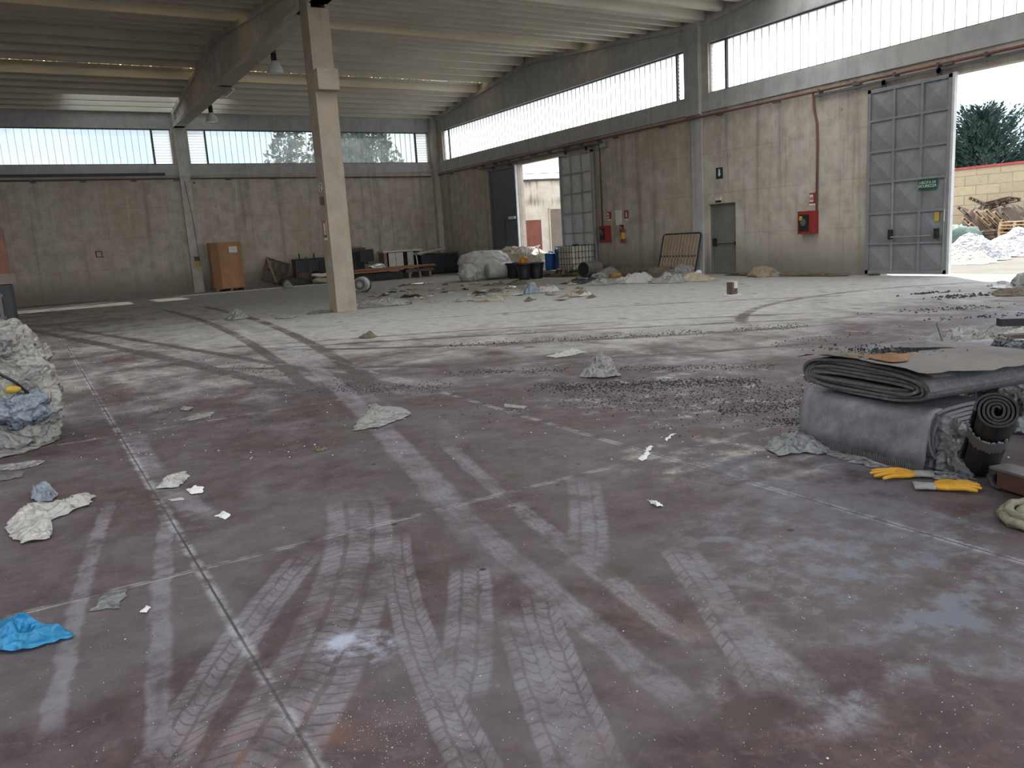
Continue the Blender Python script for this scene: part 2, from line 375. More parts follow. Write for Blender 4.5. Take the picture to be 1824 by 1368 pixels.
# ------------------------------------------------------------------ floor material
def track_group():
    t = bpy.data.node_groups.new('tyre_track', 'ShaderNodeTree'); g = G(t)
    for nm, ty in (('Centre', 'NodeSocketVector'), ('Radius', 'NodeSocketFloat'), ('Half', 'NodeSocketFloat'), ('Mid', 'NodeSocketVector'),
                   ('Length', 'NodeSocketFloat'), ('Pitch', 'NodeSocketFloat'), ('Tread', 'NodeSocketFloat'), ('Soft', 'NodeSocketFloat'), ('Wobble', 'NodeSocketFloat'), ('Breaks', 'NodeSocketFloat')):
        t.interface.new_socket(nm, in_out='INPUT', socket_type=ty)
    t.interface.new_socket('Mask', in_out='OUTPUT', socket_type='NodeSocketFloat')
    gi = g.n('NodeGroupInput').outputs; go = g.n('NodeGroupOutput')
    p = g.pos(); xy = g.vm('MULTIPLY', p, (1, 1, 0))
    wob = gi['Wobble']
    d = g.math('ADD', g.math('SUBTRACT', g.vm('DISTANCE', xy, gi['Centre']), gi['Radius']), g.math('MULTIPLY', wob, gi['Soft']))
    u = g.math('DIVIDE', d, gi['Half']); au = g.math('ABSOLUTE', u)
    edge = g.rng(au, g.math('SUBTRACT', 1.0, g.math('MULTIPLY', gi['Soft'], .38)), 1.02, 1, 0)
    al = g.rng(g.vm('DISTANCE', xy, gi['Mid']), g.math('MULTIPLY', gi['Length'], .72), gi['Length'], 1, 0)
    rel = g.xyz(g.vm('SUBTRACT', xy, gi['Centre']))
    s = g.math('MULTIPLY', g.math('ARCTAN2', rel[1], rel[0]), gi['Radius'])
    sl = g.math('MULTIPLY', g.math('SINE', g.math('MULTIPLY', u, 4.2)), .022)
    v = g.math('FRACT', g.math('DIVIDE', g.math('ADD', g.math('ADD', s, g.math('MULTIPLY', au, .05)), g.math('ADD', sl, g.math('MULTIPLY', wob, .5))), gi['Pitch']))
    lug = g.rng(g.math('ABSOLUTE', g.math('SUBTRACT', v, .5)), .36, .47, 1, 0)
    gr = g.rng(g.math('ABSOLUTE', g.math('SUBTRACT', g.math('ABSOLUTE', g.math('ADD', u, g.math('MULTIPLY', wob, 1.5))), .36)), .045, .10, 0, 1)
    tr = g.math('MULTIPLY', lug, gr)
    fill = g.math('SUBTRACT', 1.0, g.math('MULTIPLY', g.math('MULTIPLY', gi['Tread'], .8), g.math('SUBTRACT', 1.0, tr)))
    brk = gi['Breaks']
    g.put(go.inputs[0], g.math('MULTIPLY', g.math('MULTIPLY', edge, al), g.math('MULTIPLY', fill, brk)))
    return t
TRK = track_group()
def circ(a, b, c):
    ax, ay = a; bx, by = b; cx, cy = c
    d = 2*(ax*(by-cy)+bx*(cy-ay)+cx*(ay-by))
    if abs(d) < 1e-6: d = 1e-6
    ux = ((ax*ax+ay*ay)*(by-cy)+(bx*bx+by*by)*(cy-ay)+(cx*cx+cy*cy)*(ay-by))/d
    uy = ((ax*ax+ay*ay)*(cx-bx)+(bx*bx+by*by)*(ax-cx)+(cx*cx+cy*cy)*(bx-ax))/d
    return (ux, uy), math.hypot(ax-ux, ay-uy)
def track(g, wob, brk, pts, half, pitch=.09, tread=0.0, soft=1.0, length=None):
    if len(pts) == 2:
        (ax, ay), (bx, by) = pts; mx, my = (ax+bx)/2, (ay+by)/2
        pts = [pts[0], (mx-(by-ay)*.006, my+(bx-ax)*.006), pts[1]]
    c, r = circ(*pts); mid = ((pts[0][0]+pts[2][0])/2, (pts[0][1]+pts[2][1])/2)
    n = g.n('ShaderNodeGroup'); n.node_tree = TRK
    L = length or math.dist(pts[0], pts[2])*.58
    for k, v in (('Centre', (*c, 0)), ('Radius', r), ('Half', half), ('Mid', (*mid, 0)), ('Length', L), ('Pitch', pitch), ('Tread', tread), ('Soft', soft)):
        n.inputs[k].default_value = v
    g.put(n.inputs['Wobble'], wob); g.put(n.inputs['Breaks'], brk)
    return n.outputs[0]

def floor_material():
    m, t, out = newmat('dusty_red_floor'); g = G(t); p = g.pos(); x = g.xyz(p)
    n0 = g.noise(p, .22, 4, .6); n1 = g.noise(p, .8, 6, .65, .6); n2 = g.noise(p, 4.5, 8, .68); n3 = g.noise(p, 28, 5, .65)
    paint = g.mix(g.rng(n2, .32, .68), (.052, .033, .034), (.094, .066, .067))
    nm = g.noise(p, 11, 6, .7, .8); paint = g.mix(g.rng(nm, .52, .70, 0, .55), paint, (.145, .112, .112)); paint = g.mix(g.rng(nm, .30, .46, .5, 0), paint, (.042, .029, .028))
    paint = g.mix(g.rng(n1, .5, .72, 0, .7), paint, (.078, .064, .052))
    grey = g.mix(g.rng(n2, .3, .7), (.096, .087, .099), (.148, .138, .155))
    col = g.mix(g.rng(g.math('ADD', n1, g.math('MULTIPLY', n3, .15)), .44, .72, 0, .62), paint, grey)
    # dust lies thick towards the two gateways and the far end, thin in the foreground
    dst = g.math('ADD', g.rng(x[1], -38.8, -21.0, 0, .70), g.math('MULTIPLY', g.rng(x[0], -20.5, -8.5, -.04, .55), g.rng(x[1], -37.0, -30.5, 0, 1)))
    calm = g.rng(x[1], -39, -33.5, .40, 1.0); dm = g.math('ADD', dst, g.math('MULTIPLY', calm, g.math('MULTIPLY_ADD', n1, 1.25, -.66)))
    dm = g.math('ADD', dm, g.math('MULTIPLY_ADD', n0, .8, -.42)); ns = g.noise(g.scale(p, 1.1, .35, 1), 3.0, 7, .7); dm = g.math('ADD', dm, g.math('MULTIPLY', calm, g.math('MULTIPLY_ADD', ns, .9, -.45)))
    dust = g.mix(g.rng(n2, .3, .7), (.27, .262, .247), (.385, .376, .356))
    lightm, darkm = None, None
    wob = g.math('MULTIPLY_ADD', g.noise(p, 5, 3, .6), .07, -.035); brk = g.rng(g.noise(p, 1.7, 4, .65), .30, .55, .25, 1)
    LT = [([(-15.49, -11.8), (-16.53, -28.36), (-17.96, -36.18)], .13, .1, 0, 1), ([(-17.49, -34.06), (-18.0, -36.6), (-18.25, -38.4)], .085, .075, .35, 1.2),
          ([(-17.25, -34.6), (-17.68, -36.6), (-17.95, -38.2)], .07, .07, .5, 1.4),
          ([(-18.35, -35.5), (-18.75, -36.55), (-19.6, -37.9)], .20, .062, .85, .4), ([(-18.9, -36.2), (-19.25, -36.7), (-19.85, -37.7)], .10, .06, .8, .5),
          ([(-18.42, -36.3), (-18.77, -37.3), (-19.0, -38.3)], .085, .06, .8, .4), ([(-18.28, -36.9), (-18.55, -37.4), (-18.86, -37.9)], .11, .06, .8, .5),
          ([(-18.38, -37.5), (-18.55, -37.9), (-18.78, -38.5)], .085, .07, .8, .4), ([(-18.2, -37.4), (-18.5, -38.05), (-18.72, -38.6)], .085, .075, .85, .4),
          ([(-19.40, -34.9), (-19.6, -36.1), (-19.82, -37.6)], .055, .1, 0, 1.2), ([(-19.7, -34.4), (-19.93, -35.8), (-20.12, -37.2)], .05, .1, 0, 1.3),
          ([(-17.35, -37.4), (-17.68, -38.03), (-17.95, -38.5)], .10, .075, .9, .4), ([(-17.0, -36.1), (-17.4, -36.7), (-17.78, -37.2)], .12, .06, .6, .7),
          ([(-19.2, -35.2), (-19.3, -34.2), (-19.3, -32.2)], .12, .1, 0, 1.5), ([(-17.6, -37.9), (-17.75, -38.3), (-17.95, -38.8)], .10, .08, .5, 1.5)]
    DK = [([(-16.74, -25.69), (-13.49, -27.22), (-8.35, -30.96)], .09, .1, 0, 1.2), ([(-16.4, -26.5), (-13.9, -28.0), (-8.9, -31.7)], .10, .1, 0, 1.4),
          ([(-16.18, -27.19), (-14.4, -29.02), (-9.79, -32.12)], .14, .1, 0, 1.6), ([(-17.6, -28.3), (-15.2, -30.9), (-10.5, -33.6)], .10, .1, 0, 1.6),
          ([(-17.3, -29.6), (-15.58, -31.35), (-11.9, -34.6)], .07, .1, 0, 1.8), ([(-17.5, -30.63), (-15.23, -33.23), (-13.0, -35.2)], .12, .1, 0, 2.0),
          ([(-19.91, -16.25), (-18.12, -26.23), (-17.3, -31.6)], .16, .1, 0, 1.5), ([(-19.3, -16.0), (-17.6, -25.0), (-16.4, -32.0)], .12, .1, 0, 1.6),
          ([(-16.2, -12.0), (-16.9, -28.3), (-18.2, -36.3)], .12, .1, 0, 1.2), ([(-15.0, -12.0), (-16.1, -28.4), (-17.6, -36.0)], .13, .1, 0, 1.2),
          ([(-8.0, -31.6), (-4.0, -30.0), (-3.2, -32.6)], .25, .1, 0, 2.0), ([(-7.0, -33.0), (-5.0, -31.6), (-4.4, -33.8)], .2, .1, 0, 2.0),
          ([(-10.0, -31.0), (-6.2, -29.0), (-1.5, -30.4)], .14, .1, 0, 1.6), ([(-13.0, -24.2), (-9.0, -26.4), (-5.0, -29.8)], .12, .1, 0, 1.8),
          ([(-17.8, -35.2), (-18.0, -36.9), (-18.35, -38.6)], .05, .1, 0, 1.5), ([(-16.6, -33.6), (-17.4, -36.3), (-17.6, -38.0)], .13, .1, 0, 1.5)]
    for a in LT:
        k = track(g, wob, brk, *a); lightm = k if lightm is None else g.math('MAXIMUM', lightm, k)
    for a in DK:
        k = track(g, wob, brk, *a); darkm = k if darkm is None else g.math('MAXIMUM', darkm, k)
    dm = g.math('SUBTRACT', dm, g.math('MULTIPLY', darkm, .42))
    col = g.mix(g.rng(dm, .18, .92, 0, .96), col, dust)
    col = g.mix(g.math('MULTIPLY', darkm, g.rng(n3, .40, .60, .14, .62)), col, (.085, .08, .076))
    col = g.mix(g.math('MULTIPLY', lightm, g.rng(g.math('ADD', g.math('MULTIPLY', n2, .6), g.math('MULTIPLY', nm, .4)), .36, .60, .16, .72)), col, (.225, .218, .25))
    # bluish grey film spilt on the right, near the rolls
    def patch(cx, cy, r, thr, colr, s):
        d = g.vm('DISTANCE', g.vm('MULTIPLY', p, (1, 1, 0)), (cx, cy, 0))
        return g.math('MULTIPLY', g.rng(g.math('ADD', g.math('DIVIDE', d, r), g.math('MULTIPLY_ADD', n1, -1.2, .6)), .55, 1.0, 1, 0), g.rng(n2, thr, thr+.2, 0, s)), colr
    for a in ((-16.75, -37.9, 1.0, .46, (.155, .168, .205), .75), (-17.25, -38.3, .8, .50, (.20, .215, .26), .7), (-16.2, -38.8, 1.3, .46, (.125, .135, .165), .75),
              (-15.9, -37.0, .9, .35, (.12, .115, .135), .8), (-19.03, -37.32, .20, .44, (.43, .47, .57), .8), (-18.85, -38.0, .22, .58, (.45, .50, .58), .8),
              (-17.9, -38.6, .40, .52, (.26, .28, .33), .75), (-15.9, -36.4, .9, .5, (.42, .39, .33), .7), (-16.4, -37.4, .55, .56, (.36, .28, .21), .8),
              (-14.6, -34.4, 1.6, .52, (.46, .45, .42), .8), (-19.6, -37.9, .5, .5, (.20, .075, .04), .7), (-18.4, -38.9, .6, .5, (.16, .07, .05), .7),
              (-17.6, -38.0, .6, .5, (.10, .075, .05), .8)):
        f, c = patch(*a); col = g.mix(f, col, c)
    # straw-coloured dirt by the near gateway
    f, c = patch(-5.6, -15.8, 3.4, .38, (.27, .235, .165), .9); col = g.mix(f, col, c)
    # dark drops and pale grit
    vo = g.n('ShaderNodeTexVoronoi'); g.put(vo.inputs['Vector'], p); vo.inputs['Scale'].default_value = 2.6
    col = g.mix(g.math('MULTIPLY', g.rng(vo.outputs['Distance'], .045, .06, 1, 0), g.rng(n1, .4, .5)), col, (.03, .025, .025))
    vo2 = g.n('ShaderNodeTexVoronoi'); g.put(vo2.inputs['Vector'], p); vo2.inputs['Scale'].default_value = 1.15
    col = g.mix(g.math('MULTIPLY', g.rng(g.math('ADD', vo2.outputs['Distance'], g.math('MULTIPLY', n2, .25)), .20, .26, 1, 0), .65), col, (.062, .050, .040))
    # sawn joints every 3.15 m and 4 m
    def joint(c, off, step, w):
        q = g.math('ABSOLUTE', g.math('SUBTRACT', g.math('FRACT', g.math('DIVIDE', g.math('ADD', c, off+g_w), step)), .5))
        return g.math('MULTIPLY', q, step)
    g_w = 0.0
    wobx = g.math('MULTIPLY_ADD', n2, .012, -.006)
    jx = joint(g.math('ADD', x[0], wobx), 19.40+3.15*10+1.575, 3.15, 0); jy = joint(g.math('ADD', x[1], wobx), 36.0+4*20+2.0, 4.0, 0)
    j = g.math('MINIMUM', jx, g.math('MULTIPLY', jy, 1.25))
    col = g.mix(g.math('MULTIPLY', g.rng(j, .010, .045, 1, 0), g.rng(n2, .42, .6, 0, .55)), col, (.40, .41, .44))
    col = g.mix(g.math('MULTIPLY', g.rng(j, .003, .009, 1, 0), g.rng(n1, .3, .6, .5, .95)), col, (.05, .045, .045))
    rough = g.rng(dm, .0, .7, .52, .92)
    hgt = g.math('ADD', g.math('MULTIPLY', n3, .5), g.math('ADD', g.math('MULTIPLY', n2, .6), g.math('MULTIPLY', lightm, .5)))
    g.pbr(out, col, rough, g.rng(dm, .0, .6, .16, .24), 0, g.bump(hgt, .26, .012))
    return m
m_floor = floor_material()

def yard_material():
    m, t, out = newmat('pale_yard_concrete'); g = G(t); p = g.pos()
    n1 = g.noise(p, .5, 6, .65); n2 = g.noise(p, 6, 5, .6)
    col = g.mix(g.rng(n1, .35, .65), (.125, .117, .10), (.155, .147, .13)); col = g.mix(g.rng(n2, .45, .7, 0, .5), col, (.105, .098, .086))
    g.pbr(out, col, .9, .15, 0, g.bump(n2, .2, .02)); return m
m_yard = yard_material()

def block_material():
    m, t, out = newmat('tuff_block_wall'); g = G(t); p = g.pos()
    x = g.xyz(p); q = g.n('ShaderNodeCombineXYZ'); g.put(q.inputs[0], x[1]); g.put(q.inputs[1], x[2])
    br = g.n('ShaderNodeTexBrick'); g.put(br.inputs['Vector'], q.outputs[0]); br.inputs['Scale'].default_value = 1
    br.inputs['Brick Width'].default_value = 1.12; br.inputs['Row Height'].default_value = .46; br.inputs['Mortar Size'].default_value = .022
    br.inputs['Color1'].default_value = (.44, .36, .235, 1); br.inputs['Color2'].default_value = (.37, .30, .20, 1); br.inputs['Mortar'].default_value = (.25, .215, .155, 1)
    n = g.noise(p, 1.3, 6, .65); n2 = g.noise(p, 7, 5, .6)
    col = g.mix(g.rng(n, .4, .7, 0, .55), br.outputs['Color'], (.40, .35, .26)); col = g.mix(g.rng(n2, .5, .75, 0, .5), col, (.25, .20, .135))
    g.pbr(out, col, .95, .1, 0, g.bump(g.math('ADD', n2, g.math('MULTIPLY', br.outputs['Fac'], -1.2)), .6, .03)); return m
m_block = block_material()

def stucco_material():
    m, t, out = newmat('mouldy_render'); g = G(t); p = g.pos(); x = g.xyz(p)
    st = g.noise(g.scale(p, 2.2, 2.2, .22), 1, 6, .7); n = g.noise(p, 1.6, 6, .65)
    col = g.mix(g.rng(n, .35, .65), (.50, .45, .38), (.62, .57, .49))
    band = g.math('ADD', g.rng(x[2], 3.4, 4.5, 0, .24), g.math('MULTIPLY', g.rng(g.math('ABSOLUTE', g.math('SUBTRACT', x[2], 3.3)), .0, .55, 1, 0), .22))
    col = g.mix(g.rng(g.math('ADD', st, band), .60, .86, 0, .85), col, (.115, .095, .075))
    g.pbr(out, col, .9, .1, 0, g.bump(n, .2, .02)); return m
m_stucco = stucco_material()
m_leaf = simple('cedar_foliage', (.075, .115, .10), (.035, .062, .055), .8, 1.2)
m_leaf2 = simple('broadleaf_foliage', (.09, .13, .05), (.035, .06, .025), .6, 2)
m_bark = simple('tree_bark', (.12, .09, .065), (.06, .045, .035), .9, 6)

# ------------------------------------------------------------------ setting
S, T = 5.86, 7.42                 # window sill and head
BAY = 20.0
YR, XL = -52.0, -38.6             # rear end (unseen, left open to let sky light in) and left wall
def zr(y):
    t = (-y) % BAY; return 8.15 + .095*(10-abs(t-10))
def st(o, label, cat): return tag(o, label, cat, kind='structure')

b = B(); b.box(XL, 0.6, YR-8, 0, -.2, 0)
st(b.out('floor', m_floor), 'dusty red painted concrete floor crossed by tyre tracks', 'floor')
b = B(); b.box(.6, 90, -90, 60, -.25, -.012)
st(b.out('yard_ground', m_yard), 'pale sunlit concrete yard outside the gateways', 'ground')
b = B(); b.box(XL-30, .6, -120, YR-8, -.25, -.012); b.box(XL-30, .6, 0.02, 60, -.3, -.06); b.box(XL-30, XL, YR-8, 0.02, -.3, -.03)
st(b.out('rear_ground', m_yard), 'pale concrete ground around the shed', 'ground')

G1 = (-12.25, -8.25); DR = (-21.40, -20.22); G2 = (-33.4, -26.6); GH = 4.86
W1, W2, W3 = (-19.16, -.92), (-39.05, -20.28), (-59, -40.3)
b = B()
def wy(y0, y1, z0, z1): b.box(0, .3, y0, y1, z0, z1)
wy(G1[1], .3, 0, S); wy(G1[0], G1[1], GH, S); wy(DR[1], G1[0], 0, S); wy(DR[0], DR[1], 2.31, S); wy(G2[1], DR[0], 0, S); wy(G2[0], G2[1], GH, S); wy(YR, G2[0], 0, S)
wy(W1[1], .3, S, T); wy(W2[1], W1[0], S, T); wy(YR, W2[0], S, T)
st(b.out('wall_right', m_wall), 'stained beige concrete wall with the two gateways', 'wall')
b = B()                                                           # tall grey beam panel over the windows, gabled per bay
for k in range(3):
    y0 = -BAY*k; y1 = max(y0-BAY, YR); ym = y0-10
    poly = [(0, y0 + (.3 if k == 0 else 0), T), (0, y1, T), (0, y1, zr(y1)+.24), (0, ym, zr(ym)+.24), (0, y0 + (.3 if k == 0 else 0), 8.39)]
    b.prism(poly, (.3, 0, 0))
    for (a, c) in ((y0-.3, ym), (ym, y1+.3 if y1 > YR else y1)):
        b.prism([(-.10, a, zr(a)-.20), (-.10, c, zr(c)-.20), (-.10, c, zr(c)-.02), (-.10, a, zr(a)-.02)], (.10, 0, 0))
st(b.out('trim_1', m_band), 'grey gabled concrete beam above the right-hand windows', 'beam')
b = B(); b.box(-.035, 0, YR, 0, S-.50, S-.03); b.box(-.07, 0, YR, 0, S-.56, S-.50)
st(b.out('trim_2', m_band), 'grey concrete band under the right-hand windows', 'band')
b = B(); b.box(XL, 0, 0, .3, 0, S)
XB = [0, -12.93, -25.8, XL]
for x in XB: b.box(x-.35 if x > XL else x, x+.35 if x < 0 else x, 0, .3, S, T)
st(b.out('wall_back', m_wall), 'stained beige concrete wall at the far end', 'wall')
b = B(); b.box(XL, 0, 0, .3, T, 8.39)
st(b.out('trim_3', m_band), 'grey concrete beam above the far windows', 'beam')
b = B(); b.box(XL, 0, -.035, 0, S-.50, S-.03)
st(b.out('trim_4', m_band), 'grey concrete band under the far windows', 'band')
b = B(); b.box(XL-.3, XL, YR, .3, 0, 9.5)
st(b.out('wall_left', m_wall), 'plain concrete wall on the left', 'wall')

# roof: ribbed slabs running across, with a strip of corrugated roof light on each slope (those over the nearer bays added)
b = B(); RIB = [.12, .95, 1.75, 2.6, 3.45, 4.3, 5.05, 6.62, 7.5, 8.35, 9.2]
GAP = (5.56, 5.92)
def slab(ya, yb, XL=XL, XR=.3):
    za, zb = zr(ya)+.24, zr(yb)+.24
    b.hexa([(XL, yb, zb), (XR, yb, zb), (XR, ya, za), (XL, ya, za), (XL, yb, zb+.09), (XR, yb, zb+.09), (XR, ya, za+.09), (XL, ya, za+.09)])
for k in range(3):
    gp = GAP if k == 0 else (3.6, 6.4)  # nearer bays: wide unseen roof lights added to brighten the hall
    for t0, t1 in ((0, gp[0]), (gp[1], 10), (10, 20-gp[1]), (20-gp[0], 20)):
        ya, yb = -BAY*k-t0, -BAY*k-t1
        if k == 0 and t0 == 0:                                   # unseen roof light added to cast a soft sun strip by the far wall
            slab(.3, -.25); slab(-.25, -2.5, XL, -17.4); slab(-.25, -2.5, -11.0, .3); slab(-2.5, yb)
        elif ya > YR: slab(ya, max(yb, YR))
    for t in RIB + [20-r for r in RIB]:
        y = -BAY*k - t
        if y < YR: continue
        z = zr(y)
        b.prism([(XL, y-.075, z-.05), (XL, y+.075, z-.05), (XL, y+.12, z+.25), (XL, y-.12, z+.25)], (-XL+.02, 0, 0))
st(b.out('ceiling', m_slab), 'ribbed concrete roof slabs sloping to a ridge', 'ceiling')
bb_ = B(); bb_.face([(-17.4, -.25, zr(-.25)+.31), (-11.0, -.25, zr(-.25)+.31), (-11.0, -2.5, zr(-2.5)+.31), (-17.4, -2.5, zr(-2.5)+.31)])
st(bb_.out('roof_light', glassy('added_clear_sheet', (.36, .37, .37), .85, .12, .06)), 'unseen clear roof light added between the ribs to cast a sun strip', 'roof light')
n = 0
for k in range(3):
    gp = GAP if k == 0 else (3.6, 6.4)
    for t0, t1 in (gp, (20-gp[1], 20-gp[0])):
        ya, yb = -BAY*k-t0+.06, -BAY*k-t1-.06
        if yb < YR: continue
        b = B(); nx = 430 if k == 0 else 215; pts = []
        for i in range(nx+1):
            x = XL + (.1-XL)*i/nx; w = .03*math.sin(i*PI/2*(1 if k == 0 else 2))
            pts.append((b.bm.verts.new((x, ya, zr(ya)+.265+w)), b.bm.verts.new((x, yb, zr(yb)+.265+w))))
        for p, q in zip(pts, pts[1:]):
            if k == 0 and t0 < 10 and -2.75 < p[0].co.x < -1.9: continue                # a broken-out piece
            b.bm.faces.new((p[0], q[0], q[1], p[1]))
        n += 1
        st(b.out('roof_light', m_roofsheet if k == 0 else m_added_sheet, smooth=True), 'strip of yellowed corrugated roof light' + ('', ' on the far slope of the nearer bay', '', '', '', '')[0] + (' above the far wall', ' beyond the middle column', ', wide and added unseen behind the middle column', ', wide and added unseen over the foreground', ', wide and added unseen at the rear slope', ' at the rear')[n-1], 'roof light')

# beams on the column line, double tapered I sections
def beam(x, y0, y1):
    b = B(); ym = (y0+y1)/2; zb = 7.45; w = .24
    for a, c in ((y0, ym), (ym, y1)):
        A = zr(a) if a not in (y0, y1) else 8.15; Cc = zr(c) if c not in (y0, y1) else 8.15
        if a == ym: A = 9.10
        if c == ym: Cc = 9.10
        b.hexa([(x-w, c, Cc-.20), (x+w, c, Cc-.20), (x+w, a, A-.20), (x-w, a, A-.20), (x-w, c, Cc), (x+w, c, Cc), (x+w, a, A), (x-w, a, A)])
        b.hexa([(x-.08, c, zb+.1), (x+.08, c, zb+.1), (x+.08, a, zb+.1), (x-.08, a, zb+.1), (x-.14, c, Cc-.20), (x+.14, c, Cc-.20), (x+.14, a, A-.20), (x-.14, a, A-.20)])
        b.hexa([(x-w, c, zb), (x+w, c, zb), (x+w, a, zb), (x-w, a, zb), (x-w, c, zb+.16), (x+w, c, zb+.16), (x+w, a, zb+.16), (x-w, a, zb+.16)])
        b.hexa([(x-w, c, zb+.16), (x+w, c, zb+.16), (x+w, a, zb+.16), (x-w, a, zb+.16), (x-.1, c, zb+.34), (x+.1, c, zb+.34), (x+.1, a, zb+.34), (x-.1, a, zb+.34)])
    b.box(x-.22, x+.22, ym-.09, ym+.09, zb, 8.95)
    for q in (y0, y1):
        s = -1 if q == y0 else 1
        b.box(x-w+.01, x+w-.01, q, q+s*.5, zb, 8.13)
    return b
for x, where in ((-12.93, 'from the far wall to the middle column'), (-25.8, 'out to the left')):
    st(beam(x, -.15, -19.8).out('roof_beam', m_beam), 'tapered concrete roof beam running '+where, 'beam')
    st(beam(x, -20.3, -39.8).out('roof_beam', m_beam), 'tapered concrete roof beam over the near bay '+('by the middle column' if x > -20 else 'out to the left'), 'beam')

# columns
def column(x, y, label):
    b = B(); h = .27
    b.box(x-h, x+h, y-.30, y+.30, 0, 7.36)
    b.box(x-h, x+h, y-.56, y-.30, 5.42, 5.92)                      # corbel
    b.box(x-h, x-h+.10, y-.30, y+.30, 7.36, 8.5); b.box(x+h-.10, x+h, y-.30, y+.30, 7.36, 8.5)
    return st(b.out('concrete_column', m_col, bevel=.012), label, 'column')
column(-12.94, -20.05, 'tall concrete column standing alone in the middle of the floor')
column(-25.8, -20.05, 'concrete column out of sight on the left'); column(-12.94, -40.05, 'concrete column behind on the right'); column(-25.8, -40.05, 'concrete column behind on the left')
b = B(); b.box(-13.15, -12.70, -.16, 0, 0, 5.3); b.box(-13.15, -12.70, -.20, 0, 5.3, T+.05); b.box(-13.15, -13.07, -.24, 0, T, 8.15)
st(b.out('concrete_pilaster', m_beam), 'concrete pilaster on the far wall beside the cardboard box', 'pilaster')
b = B(); b.box(-.16, 0, -20.0, -19.34, 5.25, 8.12); b.box(-.05, 0, -19.98, -19.50, 0, 5.25)
st(b.out('concrete_pilaster', m_band), 'concrete pilaster between the two long right-hand windows', 'pilaster')
b = B(); b.box(-.30, 0, -.32, 0, 0, 8.12)
st(b.out('concrete_pilaster', m_beam), 'concrete pilaster in the far corner', 'pilaster')

# ------------------------------------------------------------------ windows of channel glass
def window(name, label, axis, a0, a1, mull, glass, step=.283):
    w = thing(name, label, 'window', (0, 0, 0), kind='structure')
    def P(a, d, z): return (d, a, z) if axis == 1 else (a, d, z)
    def bx(bb, aa, ab, d0, d1, z0, z1):
        p, q = P(aa, d0, z0), P(ab, d1, z1); bb.box(p[0], q[0], p[1], q[1], p[2], q[2])
    m0, m1 = sorted(mull); f = B(); fr = B()
    # channels: flat face with two flanges, as one pane
    n = max(1, round((m1-m0)/step)); s = (m1-m0)/n
    for i in range(n):
        aa, ab = m0+i*s+.006, m0+(i+1)*s-.006
        f.face([P(aa, .17, S+.02), P(ab, .17, S+.02), P(ab, .17, T-.02), P(aa, .17, T-.02)])
    f.out('glass', glass, w)
    fl_ = B()
    for i in range(n+1):
        q = m0+i*s; bx(fl_, q-.006, q+.006, .13, .17, S+.02, T-.02)
    fl_.out('glass_flanges', m_flange, w)
    for q in (m0, m1): bx(fr, q-.035, q+.035, .09, .2, S, T)
    bx(fr, a0, a1, .1, .22, S, S+.04); bx(fr, a0, a1, .1, .22, T-.04, T)
    fr.out('frame', m_frame, w)
    for lo, hi in ((a0, m0), (m1, a1)):
        if hi-lo < .15: continue
        l = B(); k = 12; h = (T-S-.08)/k
        for i in range(k):
            z = S+.04+i*h
            l.face([P(lo+.02, .20, z+.01), P(hi-.02, .20, z+.01), P(hi-.02, .14, z+h*1.08), P(lo+.02, .14, z+h*1.08)])
        l.out('louvre', m_louv if axis == 1 else m_louv_b, w)
        e = B(); bx(e, lo, lo+.05, .1, .22, S, T); bx(e, hi-.03, hi, .1, .22, S, T); e.out('louvre_frame', m_white, w)
    return w
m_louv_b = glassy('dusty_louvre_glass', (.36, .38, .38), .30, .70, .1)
m_flange = simple('glass_edge', (.50, .52, .52), (.40, .42, .42), .4, 3)
window('window_1', 'long strip of channel glass above the nearer gateway on the right', 1, W2[0], W2[1], (-38.3, -20.97), m_glass_r)
window('window_2', 'long strip of channel glass on the right above the far gateway', 1, W1[0], W1[1], (-18.72, -1.5), m_glass_r)
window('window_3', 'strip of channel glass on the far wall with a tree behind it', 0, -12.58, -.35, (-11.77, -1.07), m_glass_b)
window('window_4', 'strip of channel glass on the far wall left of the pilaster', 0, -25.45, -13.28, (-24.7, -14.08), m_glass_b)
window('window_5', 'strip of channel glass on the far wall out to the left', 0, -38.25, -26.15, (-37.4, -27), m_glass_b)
portal((.25, (W1[0]+W1[1])/2, (S+T)/2), W1[1]-W1[0], T-S, (-1, 0, 0)); portal((.25, (W2[0]+W2[1])/2, (S+T)/2), W2[1]-W2[0], T-S, (-1, 0, 0))
portal((-6.5, .25, (S+T)/2), 12.2, T-S, (0, -1, 0)); portal((-19.4, .25, (S+T)/2), 12.2, T-S, (0, -1, 0)); portal((-32.2, .25, (S+T)/2), 12.2, T-S, (0, -1, 0))
portal((.28, (G1[0]+G1[1])/2, GH/2), G1[1]-G1[0], GH, (-1, 0, 0)); portal((.28, (G2[0]+G2[1])/2, GH/2), G2[1]-G2[0], GH, (-1, 0, 0))
portal((XL/2, YR-.1, 4.1), -XL, 8.3, (0, 1, 0))

